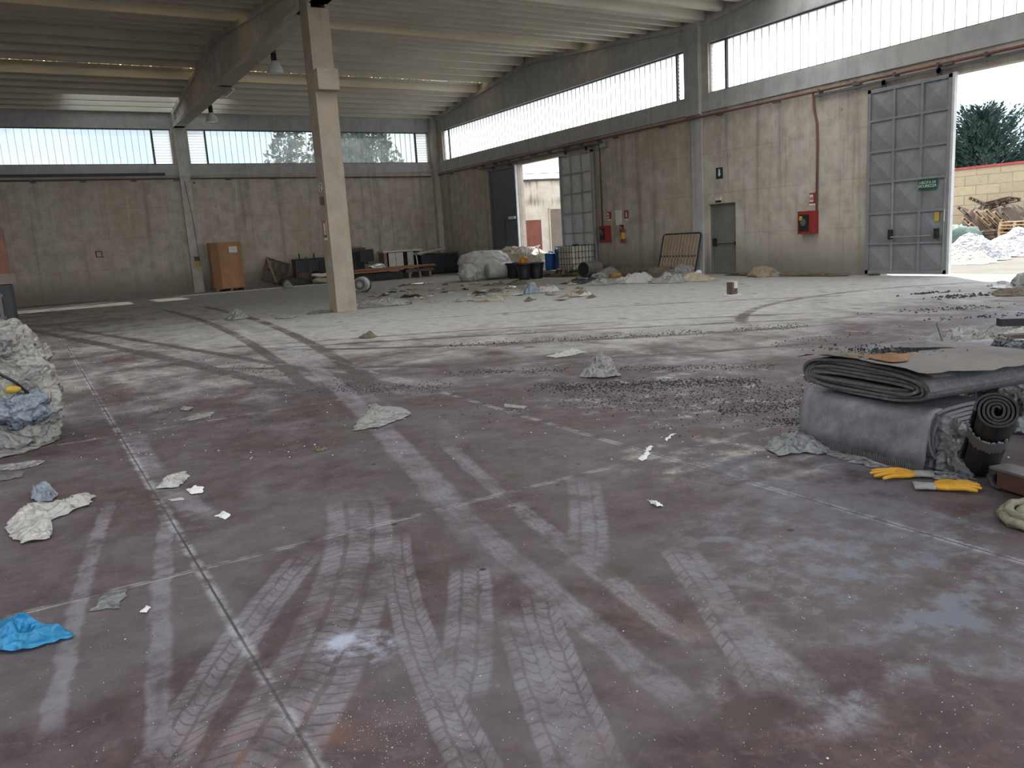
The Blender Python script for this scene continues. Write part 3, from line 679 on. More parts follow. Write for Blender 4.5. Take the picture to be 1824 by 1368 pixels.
# ------------------------------------------------------------------ gates and the small door
def gate(name, label, y0, y1, xf, z0, z1, cols, rows, mat, wicket=None, flat=False, edge='lo', matp=None):
    """sliding leaf hung inside the wall: xf = its inner face, y0 < y1"""
    g = thing(name, label, 'gate', (xf, (y0+y1)/2, 0), kind='structure'); t = .07
    def L(y): return y-(y0+y1)/2
    p = B(); p.box(t*.3, t*.9, L(y0)+.02, L(y1)-.02, z0, z1)
    if not flat:
        dy = (y1-y0)/cols; dz = (z1-z0)/rows
        for i in range(cols):
            for j in range(rows):
                a, c = L(y0)+i*dy+.05, L(y0)+(i+1)*dy-.05; e, h = z0+j*dz+.05, z0+(j+1)*dz-.05
                q = [(t*.3-.001, a, e), (t*.3-.001, c, e), (t*.3-.001, c, h), (t*.3-.001, a, h)]; m_ = (t*.3-.055, (a+c)/2, (e+h)/2)
                for k in range(4): p.face([q[k], q[(k+1) % 4], m_])
    p.out('panel_sheet', matp or mat, g)
    f = B(); w = .045
    for y in (L(y0)+w, L(y1)-w): f.box(-.032, t, y-w, y+w, z0, z1)
    f.box(-.032, t, L(y0), L(y1), z0, z0+.10); f.box(-.032, t, L(y0), L(y1), z1-.09, z1)
    if not flat:
        for i in range(1, cols): f.box(-.030, t*.3, L(y0)+i*dy-.030, L(y0)+i*dy+.028, z0, z1)
        for j in range(1, rows): f.box(-.026, t*.3, L(y0), L(y1), z0+j*dz-.026, z0+j*dz+.026)
    f.out('frame', mat, g)
    e = B(); ye = L(y0)-.03 if edge == 'lo' else L(y1)+.03
    e.box(-.025, t+.02, ye-.03, ye+.03, z0, z1+.02); e.out('edge_profile', m_gate_lit_edge, g)
    for y in (L(y0)+.35, L(y1)-.45):
        h = B(); h.box(-.03, .03, y-.05, y+.05, z1-.10, z1+.16); h.lathe([(.0, -.03), (.07, -.03), (.07, .03), (0, .03)], (0, y, z1+.12), 12, M.Rotation(PI/2, 3, 'Y')); h.out('hanger', m_dkmetal, g)
    return g, L
gn, L = gate('door_1', 'grey panelled sliding gate leaf with the green exit sign', -28.54, -26.26, -.15, .05, 4.86, 3, 6, m_gate)
yw = L(-28.54)
pb = B(); pb.tube([(-.10, yw+.35, 1.02), (-.10, yw+1.48, 1.02)], .022, 10); pb.out('push_bar', m_gate, gn)
for y, z in ((yw+1.52, 1.09), (yw+.26, 1.07)):
    lk = B(); lk.box(-.11, -.01, y-.05, y+.05, z-.13, z+.13); lk.out('lock_box', m_black, gn, bevel=.015)
wk = B()
for y in (yw+1.50, yw+.09): wk.box(-.038, 0, y-.012, y+.012, .1, 2.47)
wk.box(-.038, 0, yw+.09, yw+1.50, 2.45, 2.475); wk.out('wicket_edge', m_gate_mid, gn)
sg = B(); sg.box(-.062, -.040, yw+.29, yw+.77, 2.17, 2.43); o = sg.out('exit_sign', m_sign_g, gn)
def text(body, size, loc, rot, mat, parent, name='lettering', ext=.002):
    c = bpy.data.curves.new(name, 'FONT'); c.body = body; c.size = size; c.align_x = 'CENTER'; c.align_y = 'CENTER'; c.extrude = ext; c.space_line = .92
    o = bpy.data.objects.new(name, c); COL.objects.link(o); c.materials.append(mat); o.location = loc; o.rotation_euler = rot; o.parent = parent; return o
RW_ROT = (PI/2, 0, -PI/2)                                # faces the room from the right wall
text('USCITA DI\nSICUREZZA', .092, (-.066, yw+.53, 2.30), RW_ROT, m_sign_w, o)
ys = B(); ys.box(-.050, -.030, yw+.22, yw+.33, 1.38, 1.60); ys.out('yellow_sticker', m_yellow, gn)
hd = B(); hd.tube([(-.02, yw+.07, 1.36), (-.06, yw+.07, 1.38), (-.06, yw+.07, 1.62), (-.02, yw+.07, 1.64)], .012, 6); hd.out('pull_handle', m_white, gn)

gate('door_2', 'dark plain sliding gate leaf left of the far gateway', -8.22, -5.86, -.13, .05, 4.86, 1, 1, m_gate_dk, flat=True, edge='lo')
d2 = bpy.data.objects['door_2']
w2 = B(); w2.box(-.02, 0, -1.12, -.10, .1, 2.42); w2.out('wicket_door', m_gate_dk, d2)
w3 = B(); w3.box(-.032, -.018, -.10, -.06, .1, 2.45); w3.box(-.032, -.018, -1.12, -.06, 2.42, 2.46); w3.out('wicket_frame', m_dkmetal, d2)
w4 = B(); w4.box(-.10, -.02, -1.1, -.55, 2.47, 2.60); w4.out('closer_bracket', m_sign_w, d2)
gate('door_3', 'pale panelled sliding gate leaf right of the far gateway', -14.10, -11.88, -.16, .05, 4.84, 3, 6, m_gate_mid, edge='hi', matp=m_gate_pale)
b = B(); b.box(.12, .17, DR[0]+.04, DR[1]-.04, .02, 2.27)
d4 = thing('door_4', 'olive grey fire door with a push bar beside the slatted bed base', 'door', (0, 0, 0), kind='structure'); b.out('door_panel', m_door, d4)
b = B(); b.box(.08, .2, DR[1]-.05, DR[1], 0, 2.3); b.box(.08, .2, DR[0], DR[0]+.04, 0, 2.3); b.box(.08, .2, DR[0], DR[1], 2.27, 2.31); b.out('door_frame', m_door, d4)
b = B(); b.tube([(.05, DR[0]+.1, 1.0), (.05, DR[1]-.2, 1.0)], .02, 8); b.out('push_bar', m_dkmetal, d4)
b = B(); b.box(.04, .12, DR[1]-.24, DR[1]-.12, .92, 1.18); b.out('lock_box', m_black, d4)
b = B(); b.box(.04, .12, DR[0]+.05, DR[0]+.11, .95, 1.06); b.out('hinge_bracket', m_black, d4)
b = B(); b.box(.2, .3, DR[0]-.02, DR[1]+.02, 0, 2.33); st(b.out('trim_5', m_dkmetal), 'dark reveal behind the fire door', 'reveal')

# gate rails with their brackets
m_rail = simple('dull_rail_paint', (.115, .115, .12), (.085, .082, .08), .6, 8)
def rail(label, y0, y1, z):
    r = thing('gate_rail', label, 'rail', (0, 0, 0), kind='structure')
    q = B(); q.box(-.18, -.11, y0, y1, z, z+.07); q.out('track', m_rail, r)
    y = y0+.3
    while y < y1:
        k = B(); k.box(-.20, 0, y-.03, y+.03, z+.10, z+.20); k.box(-.12, -.1, y-.02, y+.02, z-.02, z+.1); k.out('bracket', m_rail, r); y += 1.15
rail('dark overhead rail carrying the gate leaf with the green sign', -34.2, -24.55, 4.98)
rail('dark overhead rail carrying the two leaves of the far gateway', -14.8, -5.0, 4.97)

# ------------------------------------------------------------------ services on the walls
def pipe(name, label, pts, r, mat, brackets=(), axis='y', cat='pipe'):
    t = thing(name, label, cat)
    B().tube(pts, r, 8).out('pipe_run', mat, t, smooth=True)
    for p in brackets:
        p = V(p); k = B()
        if axis == 'y': k.box(min(p.x, 0)-.02, -.04, p.y-.02, p.y+.02, p.z-r-.03, p.z-r); k.box(p.x-r-.02, p.x+r+.02, p.y-.12, p.y+.12, p.z-r-.05, p.z-r-.005)
        else: k.box(p.x-.02, p.x+.02, p.y-.02, -.04, p.z-r-.03, p.z-r); k.box(p.x-.12, p.x+.12, p.y-r-.02, p.y+r+.02, p.z-r-.05, p.z-r-.005)
        k.out('bracket', m_rail, t)
    return t
zp = lambda y: 5.16 + .0*y
t = pipe('fire_main_pipe', 'long rusty red fire pipe running along the right wall above the gates', [(-.14, -.5, 5.17), (-.14, -12, 5.17), (-.14, -24, 5.14), (-.14, -45, 5.12)], .035, m_rust,
     [(-.14, y, 5.15) for y in (-2, -4.6, -7.2, -9.8, -12.4, -15.6, -18.2, -20.9, -23.2, -25.9, -28.4, -31)])
pipe('drop_pipe', 'rusty red drop pipe running down to the hose cabinet left of the panelled gate', [(-.10, -24.46, 5.13), (-.06, -24.46, 4.7), (-.06, -24.56, 4.3), (-.06, -24.58, 3.6), (-.06, -24.57, 1.86)], .03, m_rust)
pipe('drop_pipe', 'brown drop pipe beside the pale gate leaf, ending at the hose cabinet', [(-.10, -14.50, 5.10), (-.07, -14.50, 4.6), (-.07, -14.48, 1.86)], .03, m_pipe)
jb = B(); jb.box(-.16, 0, -14.98, -14.60, 4.82, 5.02)
tag(jb.out('junction_box', m_zinc), 'small grey junction box up by the brown drop pipe', 'box')
pipe('wall_pipe', 'thin brown pipe with brackets running along the far wall', [(XL+.2, -.12, 5.22), (-13.5, -.12, 5.22), (-.4, -.12, 5.13)], .035, m_pipe,
     [(x, -.12, 5.2) for x in (-19, -17.1, -15.1, -13.3, -11.0, -8.9, -6.5, -4.6, -2.4)], 'x')
cd = B(); cd.box(-30, -13.75, -.10, -.036, 5.36, 5.48); tag(cd.out('cable_trunking', m_dkmetal), 'dark grey cable trunking above the pipe on the far wall', 'trunking')
wc = B(); wc.tube([(-12.98, -.21, 5.1), (-12.82, -.19, 3.4), (-12.74, -.18, 1.2)], .012, 6); tag(wc.out('wall_cable', m_rail), 'thin cable running down the far wall pilaster', 'cable')

def hose_cabinet(y0, y1, z0, z1, label):
    t = thing('fire_hose_cabinet', label, 'fire cabinet', (0, (y0+y1)/2, 0)); h = (y1-y0)/2
    B().box(-.24, -.005, -h, h, z0, z1).out('cabinet_box', m_red, t, bevel=.012)
    g = B(); g.box(-.252, -.238, -h*.45, h*.80, z0+.08, z1-.10); gw = g.out('window', m_black, t)
    r = B(); r.lathe([(0, 0), (.10, 0), (.10, .02), (.05, .02), (.05, .012), (0, .012)], (-.255, h*.2, z0+.34), 16, M.Rotation(-PI/2, 3, 'Y')); r.out('hose_reel', m_rail, gw)
    s = B(); s.box(-.258, -.250, h*.35, h*.72, z1-.26, z1-.14); s.out('sticker', m_yellow, gw)
    return t
hose_cabinet(-24.60, -24.04, 1.20, 1.86, 'red fire hose cabinet left of the gate with the green sign')
hose_cabinet(-14.94, -14.48, 1.24, 1.86, 'red fire hose cabinet at the foot of the brown drop pipe')
def sign(name, label, y, z, w, h, mat, mark=None, cat='sign', x=0.0):
    t = thing(name, label, cat, (x, y, z))
    B().box(-.014, -.002, -w/2, w/2, -h/2, h/2).out('plate', mat, t)
    if mark: mark(t, w, h)
    return t
def m_hose(t, w, h):                                     # white panel with a red hose mark
    b = B(); b.box(-.018, -.013, w*.02, w*.44, -h*.22, h*.36); b.out('white_panel', m_sign_w, t)
    b = B(); b.tube([(-.021, w*.23+math.cos(a)*w*.12, h*.05+math.sin(a)*w*.12) for a in [k*PI/6 for k in range(13)]], .012, 6, False); b.out('hose_mark', m_sign_r, t)
    b = B(); b.box(-.018, -.013, -w*.5, w*.5, -h*.5, -h*.36); b.out('caption_strip', m_sign_w, t)
def m_ext(t, w, h):
    b = B(); b.lathe([(.035, -.10), (.035, .05), (.012, .08), (.012, .11)], (-.016, 0, .03), 10, M.Diagonal((.2, 1, 1))); b.out('extinguisher_mark', m_sign_w, t)
    b = B(); b.box(-.018, -.013, -w*.5, w*.5, -h*.5, -h*.36); b.out('caption_strip', m_sign_w, t)
def m_exit(t, w, h):
    b = B(); b.box(-.018, -.013, -.035, .035, -.02, .13); b.out('white_bar', m_sign_w, t)
    b = B(); b.prism([(-.018, -.07, -.02), (-.018, .07, -.02), (-.018, 0, -.11)], (.005, 0, 0)); b.out('arrow_head', m_sign_w, t)
sign('fire_hose_sign', 'small red fire hose sign above the cabinet left of the gate with the green sign', -24.42, 2.19, .28, .36, m_sign_r, m_hose)
sign('fire_hose_sign', 'small red fire hose sign above the cabinet by the brown drop pipe', -14.86, 2.22, .25, .32, m_sign_r, m_hose)
sign('extinguisher_sign', 'small red sign above the wall-hung fire extinguisher', -15.91, 2.20, .24, .36, m_sign_r, m_ext)
sign('notice_sheet', 'pale printed notice between the two red fire signs', -15.44, 2.14, .36, .56, m_sign_w, cat='notice')
sign('exit_arrow_sign', 'dark square sign with a white down arrow high above the fire door', -20.73, 3.28, .30, .36, m_sign_d, m_exit)
t = thing('fire_extinguisher', 'red fire extinguisher hung on the wall right of the hose cabinet', 'fire extinguisher', (-.12, -15.80, 1.2))
B().lathe([(0, 0), (.085, 0), (.09, .02), (.09, .42), (.07, .49), (.03, .53), (.03, .56), (0, .56)], (0, 0, 0), 18).out('cylinder', m_red, t, smooth=True)
B().lathe([(.092, .12), (.092, .36)], (0, 0, 0), 18).out('yellow_label', m_yellow, t)
b = B(); b.box(-.03, .03, -.03, .03, .56, .62); b.box(-.10, .02, -.015, .015, .62, .65); vv = b.out('valve', m_black, t)
b = B(); b.tube([(-.02, .02, .60), (-.02, .13, .66), (-.02, .16, .5), (0, .12, .2)], .014, 6); b.out('hose', m_black, vv)
b = B(); b.box(.06, .118, -.03, .03, .35, .45); b.out('wall_hook', m_dkmetal, t)
b = B(); b.box(-.10, -.004, -.10, .10, -.05, .06)
t = thing('emergency_lamp', 'small dark emergency lamp just above the fire door', 'lamp', (0, -20.72, 2.46)); b.out('housing', m_white, t)
b = B(); b.box(-.11, -.02, -.085, .085, -.11, -.05); b.out('lens', m_black, t)

# column signs on the shaded left face
t = thing('column_sign', 'worn round prohibition sign high on the left face of the column', 'sign', (-13.21, -20.05, 0))
B().lathe([(0, 0), (.13, 0), (.13, .006), (0, .006)], (-.002, 0, 3.15), 24, M.Rotation(-PI/2, 3, 'Y')).out('plate', m_rail, t)
b = B(); b.tube([(-.014, math.cos(k*PI/12)*.115, 3.15+math.sin(k*PI/12)*.115) for k in range(25)], .012, 6, False); b.bar((-.014, -.08, 3.07), (-.014, .08, 3.23), .02, .006); b.out('ring', m_white, t)
t = thing('column_sign', 'red framed rectangular sign halfway up the left face of the column', 'sign', (-13.21, -20.05, 0))
B().box(-.012, 0, -.12, .12, 1.93, 2.32).out('plate', m_white, t)
b = B()
for y in (-.10, .10): b.box(-.016, -.010, y-.02, y+.02, 1.93, 2.32)
b.box(-.016, -.010, -.12, .12, 2.28, 2.32); b.box(-.016, -.010, -.12, .12, 1.93, 1.97); b.out('red_border', m_sign_r, t)
b = B(); b.box(-13.225, -13.21, -20.20, -19.92, 2.72, 2.92); tag(b.out('column_sign', m_pipe), 'small brown plate under the round sign on the column', 'sign')
b = B(); b.box(-13.225, -13.21, -20.15, -19.95, 1.84, 1.90); tag(b.out('column_sign', m_white), 'thin pale caption strip under the red framed column sign', 'sign')
# far wall bits
b = B(); b.box(-12.98, -12.74, -.175, -.16, 1.44, 1.66); tag(b.out('pilaster_notice', m_rail), 'small grey notice above the yellow card on the pilaster', 'notice')
b = B(); b.box(-13.0, -12.74, -.172, -.16, 1.18, 1.42); tag(b.out('yellow_card', m_yellow), 'yellow card on the pilaster beside the cardboard box', 'card')
t = thing('broken_sign_frame', 'small broken dark sign frame left on the far wall', 'frame', (-16.88, 0, 2.02))
b = B()
for a in ((-.17, -.12, -.14, .14), (.06, .10, -.14, .14), (-.17, .10, .10, .14), (-.17, .16, -.14, -.10)): b.box(a[0], a[1], -.02, -.002, a[2], a[3])
b.out('frame', m_pipe, t)

# pendant lamps on the beam
def lamp(x, y, z, label):
    t = thing('pendant_lamp', label, 'lamp', (x, y, z))
    B().lathe([(.245, 0), (.25, .02), (.235, .12), (.19, .24), (.12, .33), (.095, .36), (.095, .37), (.11, .345), (.18, .25), (.225, .12), (.24, .02)], (0, 0, 0), 28).out('lamp_shade', m_lamp, t, smooth=True)
    B().lathe([(0, .012), (.12, .008), (.238, .015)], (0, 0, 0), 28).out('lens', m_lens, t, smooth=True)
    b = B(); b.lathe([(0, .62), (.07, .62), (.085, .58), (.085, .38), (.095, .36)], (0, 0, 0), 20); gh = b.out('gear_housing', m_black, t, smooth=True)
    b = B(); b.box(-.10, .08, -.035, .035, .60, .68); b.box(-.28, -.06, -.03, .03, .64, .68); b.out('bracket', m_rail, gh)
    return t
lamp(-12.46, -14.6, 6.98, 'bell-shaped pendant lamp on the beam close to the column')
lamp(-12.46, -5.0, 6.98, 'bell-shaped pendant lamp on the beam close to the far wall')
t = thing('tube_light', 'short white tube light under the beam', 'lamp', (-12.62, -9.2, 7.42)); B().box(-.07, .07, -.65, .65, -.07, .02).out('housing', m_lamp, t, bevel=.015)
B().tube([(0, -.6, -.09), (0, .6, -.09)], .018, 8).out('tube', m_lens, t)

# ------------------------------------------------------------------ helpers for loose things
def ell(c, a, b_, rz, seed, n=40, rag=.28):
    P = []
    for k in range(n):
        th = 2*PI*k/n
        r = 1 + rag*(noise.noise(V((math.cos(th)*1.6+seed*3.1, math.sin(th)*1.6, seed))) + .5*noise.noise(V((math.cos(th)*4+seed, math.sin(th)*4, seed*2))))
        x, y = a*math.cos(th)*r, b_*math.sin(th)*r
        P.append((c[0]+x*math.cos(rz)-y*math.sin(rz), c[1]+x*math.sin(rz)+y*math.cos(rz)))
    return P
def densify(P, n=48, jit=0.0, seed=0):
    L = [0]
    for a, c in zip(P, P[1:]+P[:1]): L.append(L[-1]+math.dist(a, c))
    out = []
    for k in range(n):
        s = L[-1]*k/n; i = max(j for j in range(len(P)) if L[j] <= s+1e-9); a, c = P[i], P[(i+1) % len(P)]
        f = (s-L[i])/max(1e-9, L[i+1]-L[i]); x, y = a[0]+(c[0]-a[0])*f, a[1]+(c[1]-a[1])*f
        if jit: x += jit*noise.noise(V((x*23, y*23, seed))); y += jit*noise.noise(V((x*23, y*23, seed+7)))
        out.append((x, y))
    return out
def crumple(name, label, cat, box, hf, mat, seed, group=None, rag=.28, freq=6.0, far=None, rings=12, n=44, parent=None):
    """crumpled sheet or bag standing on the floor inside a pixel box; hf = share of the box that is height"""
    x0, y0, x1, y1 = box; cx = (x0+x1)/2
    f0 = fl(cx, y1); m = mpp(f0); H = hf*(y1-y0)*m
    f1 = fl(cx, y1-(1-hf)*(y1-y0)) if hf < .97 else f0; depth = max((f1-f0).length, .10*(x1-x0)*m, .02)
    if far: depth = min(depth, far)
    w = V((x1-x0, 0, 0)).length*m; d = f0-CAM; rz = math.atan2(d.y, d.x)-PI/2; dd = V((d.x, d.y, 0)).normalized()
    c = f0 + dd*depth/2
    b = B(); hi = hf > .65; b.sheet(ell((0, 0), w/2, depth/2, rz, seed, n, rag), H*(.60 if hi else 1.15), seed, rings, freq, edge=min(.012, .2*H+.003), mound=H*.72 if hi else 0)
    o = b.out(name, mat, parent, smooth=True); o.location = (c.x, c.y, 0)
    return tag(o, label, cat, group)
def flat(name, label, cat, px, H, mat, seed, freq=7.0, rings=12, n=60, jit=.02, group=None):
    """crumpled sheet whose outline on the floor is given"""
    P = [tuple(fl(*p)[:2]) for p in px]; c = (sum(p[0] for p in P)/len(P), sum(p[1] for p in P)/len(P))
    P = densify([(p[0]-c[0], p[1]-c[1]) for p in P], n, jit, seed)
    b = B(); b.sheet(P, H, seed, rings, freq, edge=min(.012, .2*H+.003)); o = b.out(name, mat, smooth=True); o.location = (c[0], c[1], 0)
    return tag(o, label, cat, group)
def heap(name, label, cat, c, rad, mat, seed, amp=.3, freq=2.0, sub=4, fold=0.0, box=1.0, rz=0.0, group=None):
    b = B(); b.blob((0, 0, 0), rad, seed, amp, freq, sub, False, fold, box, rz)
    for v in b.bm.verts:
        if v.co.z + c[2] < .004: v.co.z = .004-c[2]
    o = b.out(name, mat, smooth=True); o.location = c
    return tag(o, label, cat, group)
def X(px, y, z=.3):                                       # x where column px of the photo meets the plane y (near height z)
    lo, hi = 0, 1368; d = None
    for _ in range(40):
        mid = (lo+hi)/2; p = bw(px, mid, y)
        if p.z > z: lo = mid
        else: hi = mid
    return bw(px, (lo+hi)/2, y).x
def Y(px, x, z=.3):
    lo, hi = 0, 1368
    for _ in range(40):
        mid = (lo+hi)/2; p = rw(px, mid, x)
        if p.z > z: lo = mid
        else: hi = mid
    return rw(px, (lo+hi)/2, x).y

# ------------------------------------------------------------------ pallets
def pallet(label, mat, group=None, name='pallet', boards=7, L=1.2, W=.8):
    t = thing(name, label, 'pallet', group=group)
    for i in range(boards):
        y = -W/2 + .05 + i*(W-.10)/(boards-1); B().box(-L/2, L/2, y-.047, y+.047, .122, .144).out('deck_board', mat, t)
    for x in (-L/2+.05, 0, L/2-.05):
        B().box(x-.05, x+.05, -W/2, W/2, .100, .122).out('cross_board', mat, t)
        for y in (-W/2+.06, 0, W/2-.06): B().box(x-.05, x+.05, y-.05, y+.05, .022, .10).out('block', mat, t)
    for y in (-W/2+.05, 0, W/2-.05): B().box(-L/2, L/2, y-.05, y+.05, 0, .022).out('bottom_board', mat, t)
    return t
# stack of pale pallets in the yard and the tumbled heap beside it
YX = 16.2
p0 = pallet('', m_wood_lt, 'pallets in the neat stack in the yard')
ys_ = Y(1812, YX, .5)
for k in range(7):
    o = p0 if k == 0 else copy_tree(p0)
    o.location = (YX+.05*math.sin(k*2.1), ys_+.04*math.cos(k*1.7), .145*k); o.rotation_euler = (0, 0, PI/2+.12+.02*math.sin(k*3))
    o['label'] = ('pale pallet at the bottom of the neat stack in the yard', 'pale pallet second from the bottom of the yard stack', 'pale pallet third from the bottom of the yard stack', 'pale pallet in the middle of the yard stack',
                  'pale pallet third from the top of the yard stack', 'pale pallet second from the top of the yard stack', 'pale pallet on top of the neat stack in the yard')[k]
pA = pallet('', m_wood, 'tumbled pallets against the block wall'); pB = pallet('', m_wood_dk, 'tumbled pallets against the block wall', boards=5)
TUM = [(pB, 1728, 386, 18.6, (.35, -.55, 1.2), 'dark old pallet at the upper left of the tumbled heap'), (pB, 1752, 366, 18.7, (.2, -.45, 1.5), 'dark old pallet lying over the top of the tumbled heap'),
       (pB, 1785, 362, 18.4, (.12, .16, 1.45), 'dark old pallet topmost in the tumbled heap'), (pA, 1733, 408, 17.9, (.65, -.5, 1.15), 'brown pallet leaning at the left of the tumbled heap'),
       (pA, 1752, 398, 17.6, (.75, -.62, 1.25), 'brown pallet leaning steeply in the middle of the tumbled heap'), (pA, 1769, 398, 17.3, (.78, -.66, 1.3), 'brown pallet leaning in front of the middle of the tumbled heap'),
       (pA, 1784, 402, 17.1, (.82, -.70, 1.3), 'brown pallet leaning at the right of the tumbled heap'), (pB, 1795, 404, 16.9, (.9, -.72, 1.35), 'grey-brown pallet leaning nearest the neat pallet stack'),
       (pB, 1772, 426, 16.4, (1.2, .05, 1.4), 'dark pallet standing on edge at the foot of the tumbled heap'), (pA, 1748, 424, 17.2, (.1, -.1, 1.2), 'brown pallet lying under the tumbled heap')]
used = set()
for src, px, py, x, rot, lab in TUM:
    o = src if src not in used else copy_tree(src); used.add(src)
    p = rw(px, py, x); o.location = (p.x, p.y, max(p.z, .15)); o.rotation_euler = rot; o['label'] = lab
heap('rubble_heap', 'dark heap of old wood and scrap under the tumbled pallets', 'rubble', (18.7, Y(1768, 18.7, .5), 0), (1.0, 1.5, 1.75), m_wood_dk, 3, .35, 2.4)
def tarp(name, label, px0, px1, pyb, x, H, mat, seed, dep):
    y0, y1 = Y(px0, x, .1), Y(px1, x, .1); c = (x, (y0+y1)/2)
    b = B(); b.sheet(ell((0, 0), dep, abs(y0-y1)/2, 0, seed, 72, .18), H*.22, seed, 24, 7.5, mound=H*.85)
    o = b.out(name, mat, smooth=True); o.location = (c[0], c[1], -.01); return tag(o, label, 'tarpaulin')
tarp('tarpaulin', 'white tarpaulin heaped in sunlight just outside the gate', 1660, 1790, 468, 6.3, 1.02, m_film_sun, 4, 1.7)
tarp('tarpaulin', 'bluish white tarpaulin lying behind the heaped one in the yard', 1735, 1880, 462, 9.2, 1.05, m_film_sun, 9, 1.9)
tarp('tarpaulin', 'beige tarpaulin edge spread on the yard ground', 1670, 1775, 470, 5.0, .35, m_film_y, 6, .9)
heap('green_tarpaulin', 'dark green tarpaulin bundle left of the tumbled pallets', 'tarpaulin', (13.5, Y(1712, 13.5, .6), .0), (.9, .8, 1.0), simple('green_tarp', (.10, .15, .12), (.05, .075, .065), .6, 4), 7, .4, 2)

# ------------------------------------------------------------------ yard: block wall, cedar, the building across
def obj_struct(b, name, mat, label, cat): return st(b.out(name, mat), label, cat)
b = B(); b.box(20, 20.4, -48, 6, -.02, 3.56); obj_struct(b, 'yard_wall', m_block, 'yellow block wall at the back of the yard', 'wall')
b = B(); b.box(19.94, 20.46, -48, 6, 3.56, 3.66); obj_struct(b, 'wall_coping', simple('red_coping', (.42, .07, .07), (.30, .05, .05), .6, 4), 'red coping along the top of the block wall', 'coping')
q0 = V((1.30, -6.35, 0)); dq = V((2.36, -.52, 0)).normalized(); nq = V((dq.y, -dq.x, 0))
a0, a1 = q0-dq*1.0, q0+dq*14
bd = thing('outbuilding', 'mouldy plastered outbuilding seen through the far gateway', 'building', tuple(q0), math.atan2(dq.y, dq.x), kind='thing')
HB = dp(960, 318, 39).z
b = B(); b.box(-.85, 14, .0, 6, -.01, HB-.10); b.out('wall', m_stucco, bd)
b = B(); b.box(-.9, 14.05, -.06, 6.05, HB-.10, HB); b.out('roof_edge', m_dkmetal, bd)
def onb(px, py):                                          # point on that wall, in its own coordinates
    d = ray(px, py); k = (q0-CAM).dot(nq)/d.dot(nq); p = CAM+d*k - q0; return p.dot(dq), p.z
def bdoor(name, p0, p1, top, mat, lab):
    u0, z0 = onb(p0, top); u1, _ = onb(p1, top); b = B(); b.box(u0, u1, -.03, .02, 0, z0); o = b.out(name, mat, bd); o['label'] = lab
    b = B(); b.box(u0-.06, u0, -.05, .02, 0, z0+.05); b.box(u1, u1+.06, -.05, .02, 0, z0+.05); b.box(u0-.06, u1+.06, -.05, .02, z0, z0+.06); b.out('door_frame', m_stucco, o); return o
bdoor('door', 934, 963, 393, simple('red_brown_door', (.22, .075, .05), (.15, .05, .035), .6, 3), 'red-brown door')
bdoor('door', 979, 1012, 373, simple('taupe_door', (.20, .165, .135), (.15, .125, .10), .6, 2), 'taupe door')
wr = B(); wr.tube([(-.9, .3, HB+.28), (14, .3, HB+.30)], .02, 6); wr.out('wire', m_dkmetal, bd)

def cedar(base, H, R, seed, label, nb=90, mat=None):
    rnd = random.Random(seed); t = thing('cedar_tree', label, 'tree', base)
    B().tube([(0, 0, 0), (.1, .05, H*.5), (0, 0, H*.97)], [.30, .2, .04], 8).out('trunk', m_bark, t)
    b = B()
    for i in range(nb):
        f = (i+rnd.random())/nb; z = H*(.12+.80*f); Rl = R*(1.02-f)*(.60+.75*rnd.random())+.5; th = i*2.4+rnd.uniform(-.4, .4)
        dx, dy = math.cos(th), math.sin(th); up = .30+.75*f
        m_ = max(5, int(Rl*5))
        for k in range(m_):
            g_ = (k+.6)/m_; c = V((dx*Rl*g_, dy*Rl*g_, z+Rl*up*g_*g_)); wd = .62*(1-g_)**.6*(.5+.25*Rl)
            for q in range(6):
                sd = rnd.uniform(-1, 1); o = c+V((-dy*sd*wd, dx*sd*wd, rnd.uniform(-.16, .10)-abs(sd)*.12)); s = rnd.uniform(.26, .50)*(1.15-.5*g_)
                d1 = V((dx*.8-dy*sd*.8, dy*.8+dx*sd*.8, .45+rnd.uniform(-.2, .35))).normalized(); d2 = d1.cross(V((rnd.uniform(-1, 1), rnd.uniform(-1, 1), 1))).normalized()
                b.face([o-d2*s*.22, o+d1*s*1.25, o+d2*s*.22, o-d1*s*.2])
    b.out('foliage', mat or m_leaf, t); return t
ct = dp(1752, 182, 60)
cedar((ct.x, ct.y, -.2), ct.z+.2, 6.6, 5, 'dark green cedar rising behind the block wall', 300)
c2 = dp(1822, 262, 63); cedar((c2.x+2.2, c2.y, -.2), c2.z+.9, 4.6, 8, 'lower cedar at the right behind the block wall', 170)
def leafy(base, H, R, seed, label, n=2600):
    rnd = random.Random(seed); t = thing('leafy_tree', label, 'tree', base)
    B().tube([(0, 0, 0), (.1, 0, H*.6), (0, .1, H*.85)], [.22, .15, .06], 8).out('trunk', m_bark, t)
    b = B()
    for i in range(n):
        d = V((rnd.gauss(0, 1), rnd.gauss(0, 1), rnd.gauss(0, 1))).normalized()*(rnd.random()**.4); k = 1+.35*noise.noise(d*2.2+V((seed, 0, 0)))
        o = V((d.x*R*k, d.y*R*k, H*.62+d.z*H*.38*k)); s = rnd.uniform(.10, .24)
        a = V((rnd.gauss(0, 1), rnd.gauss(0, 1), rnd.gauss(0, 1))).normalized(); c = a.cross(V((rnd.gauss(0, 1), rnd.gauss(0, 1), 1))).normalized()
        b.face([o-a*s, o+c*s*.6, o+a*s, o-c*s*.6])
    b.out('foliage', m_leaf2, t)
leafy((-2.9, 4.2, -.05), 10.2, 2.5, 2, 'leafy tree showing dark through the far right window strip', 4200)
leafy((-4.6, 11, -.05), 10.2, 1.5, 4, 'smaller leafy tree dim behind the far glass left of the column', 1500)

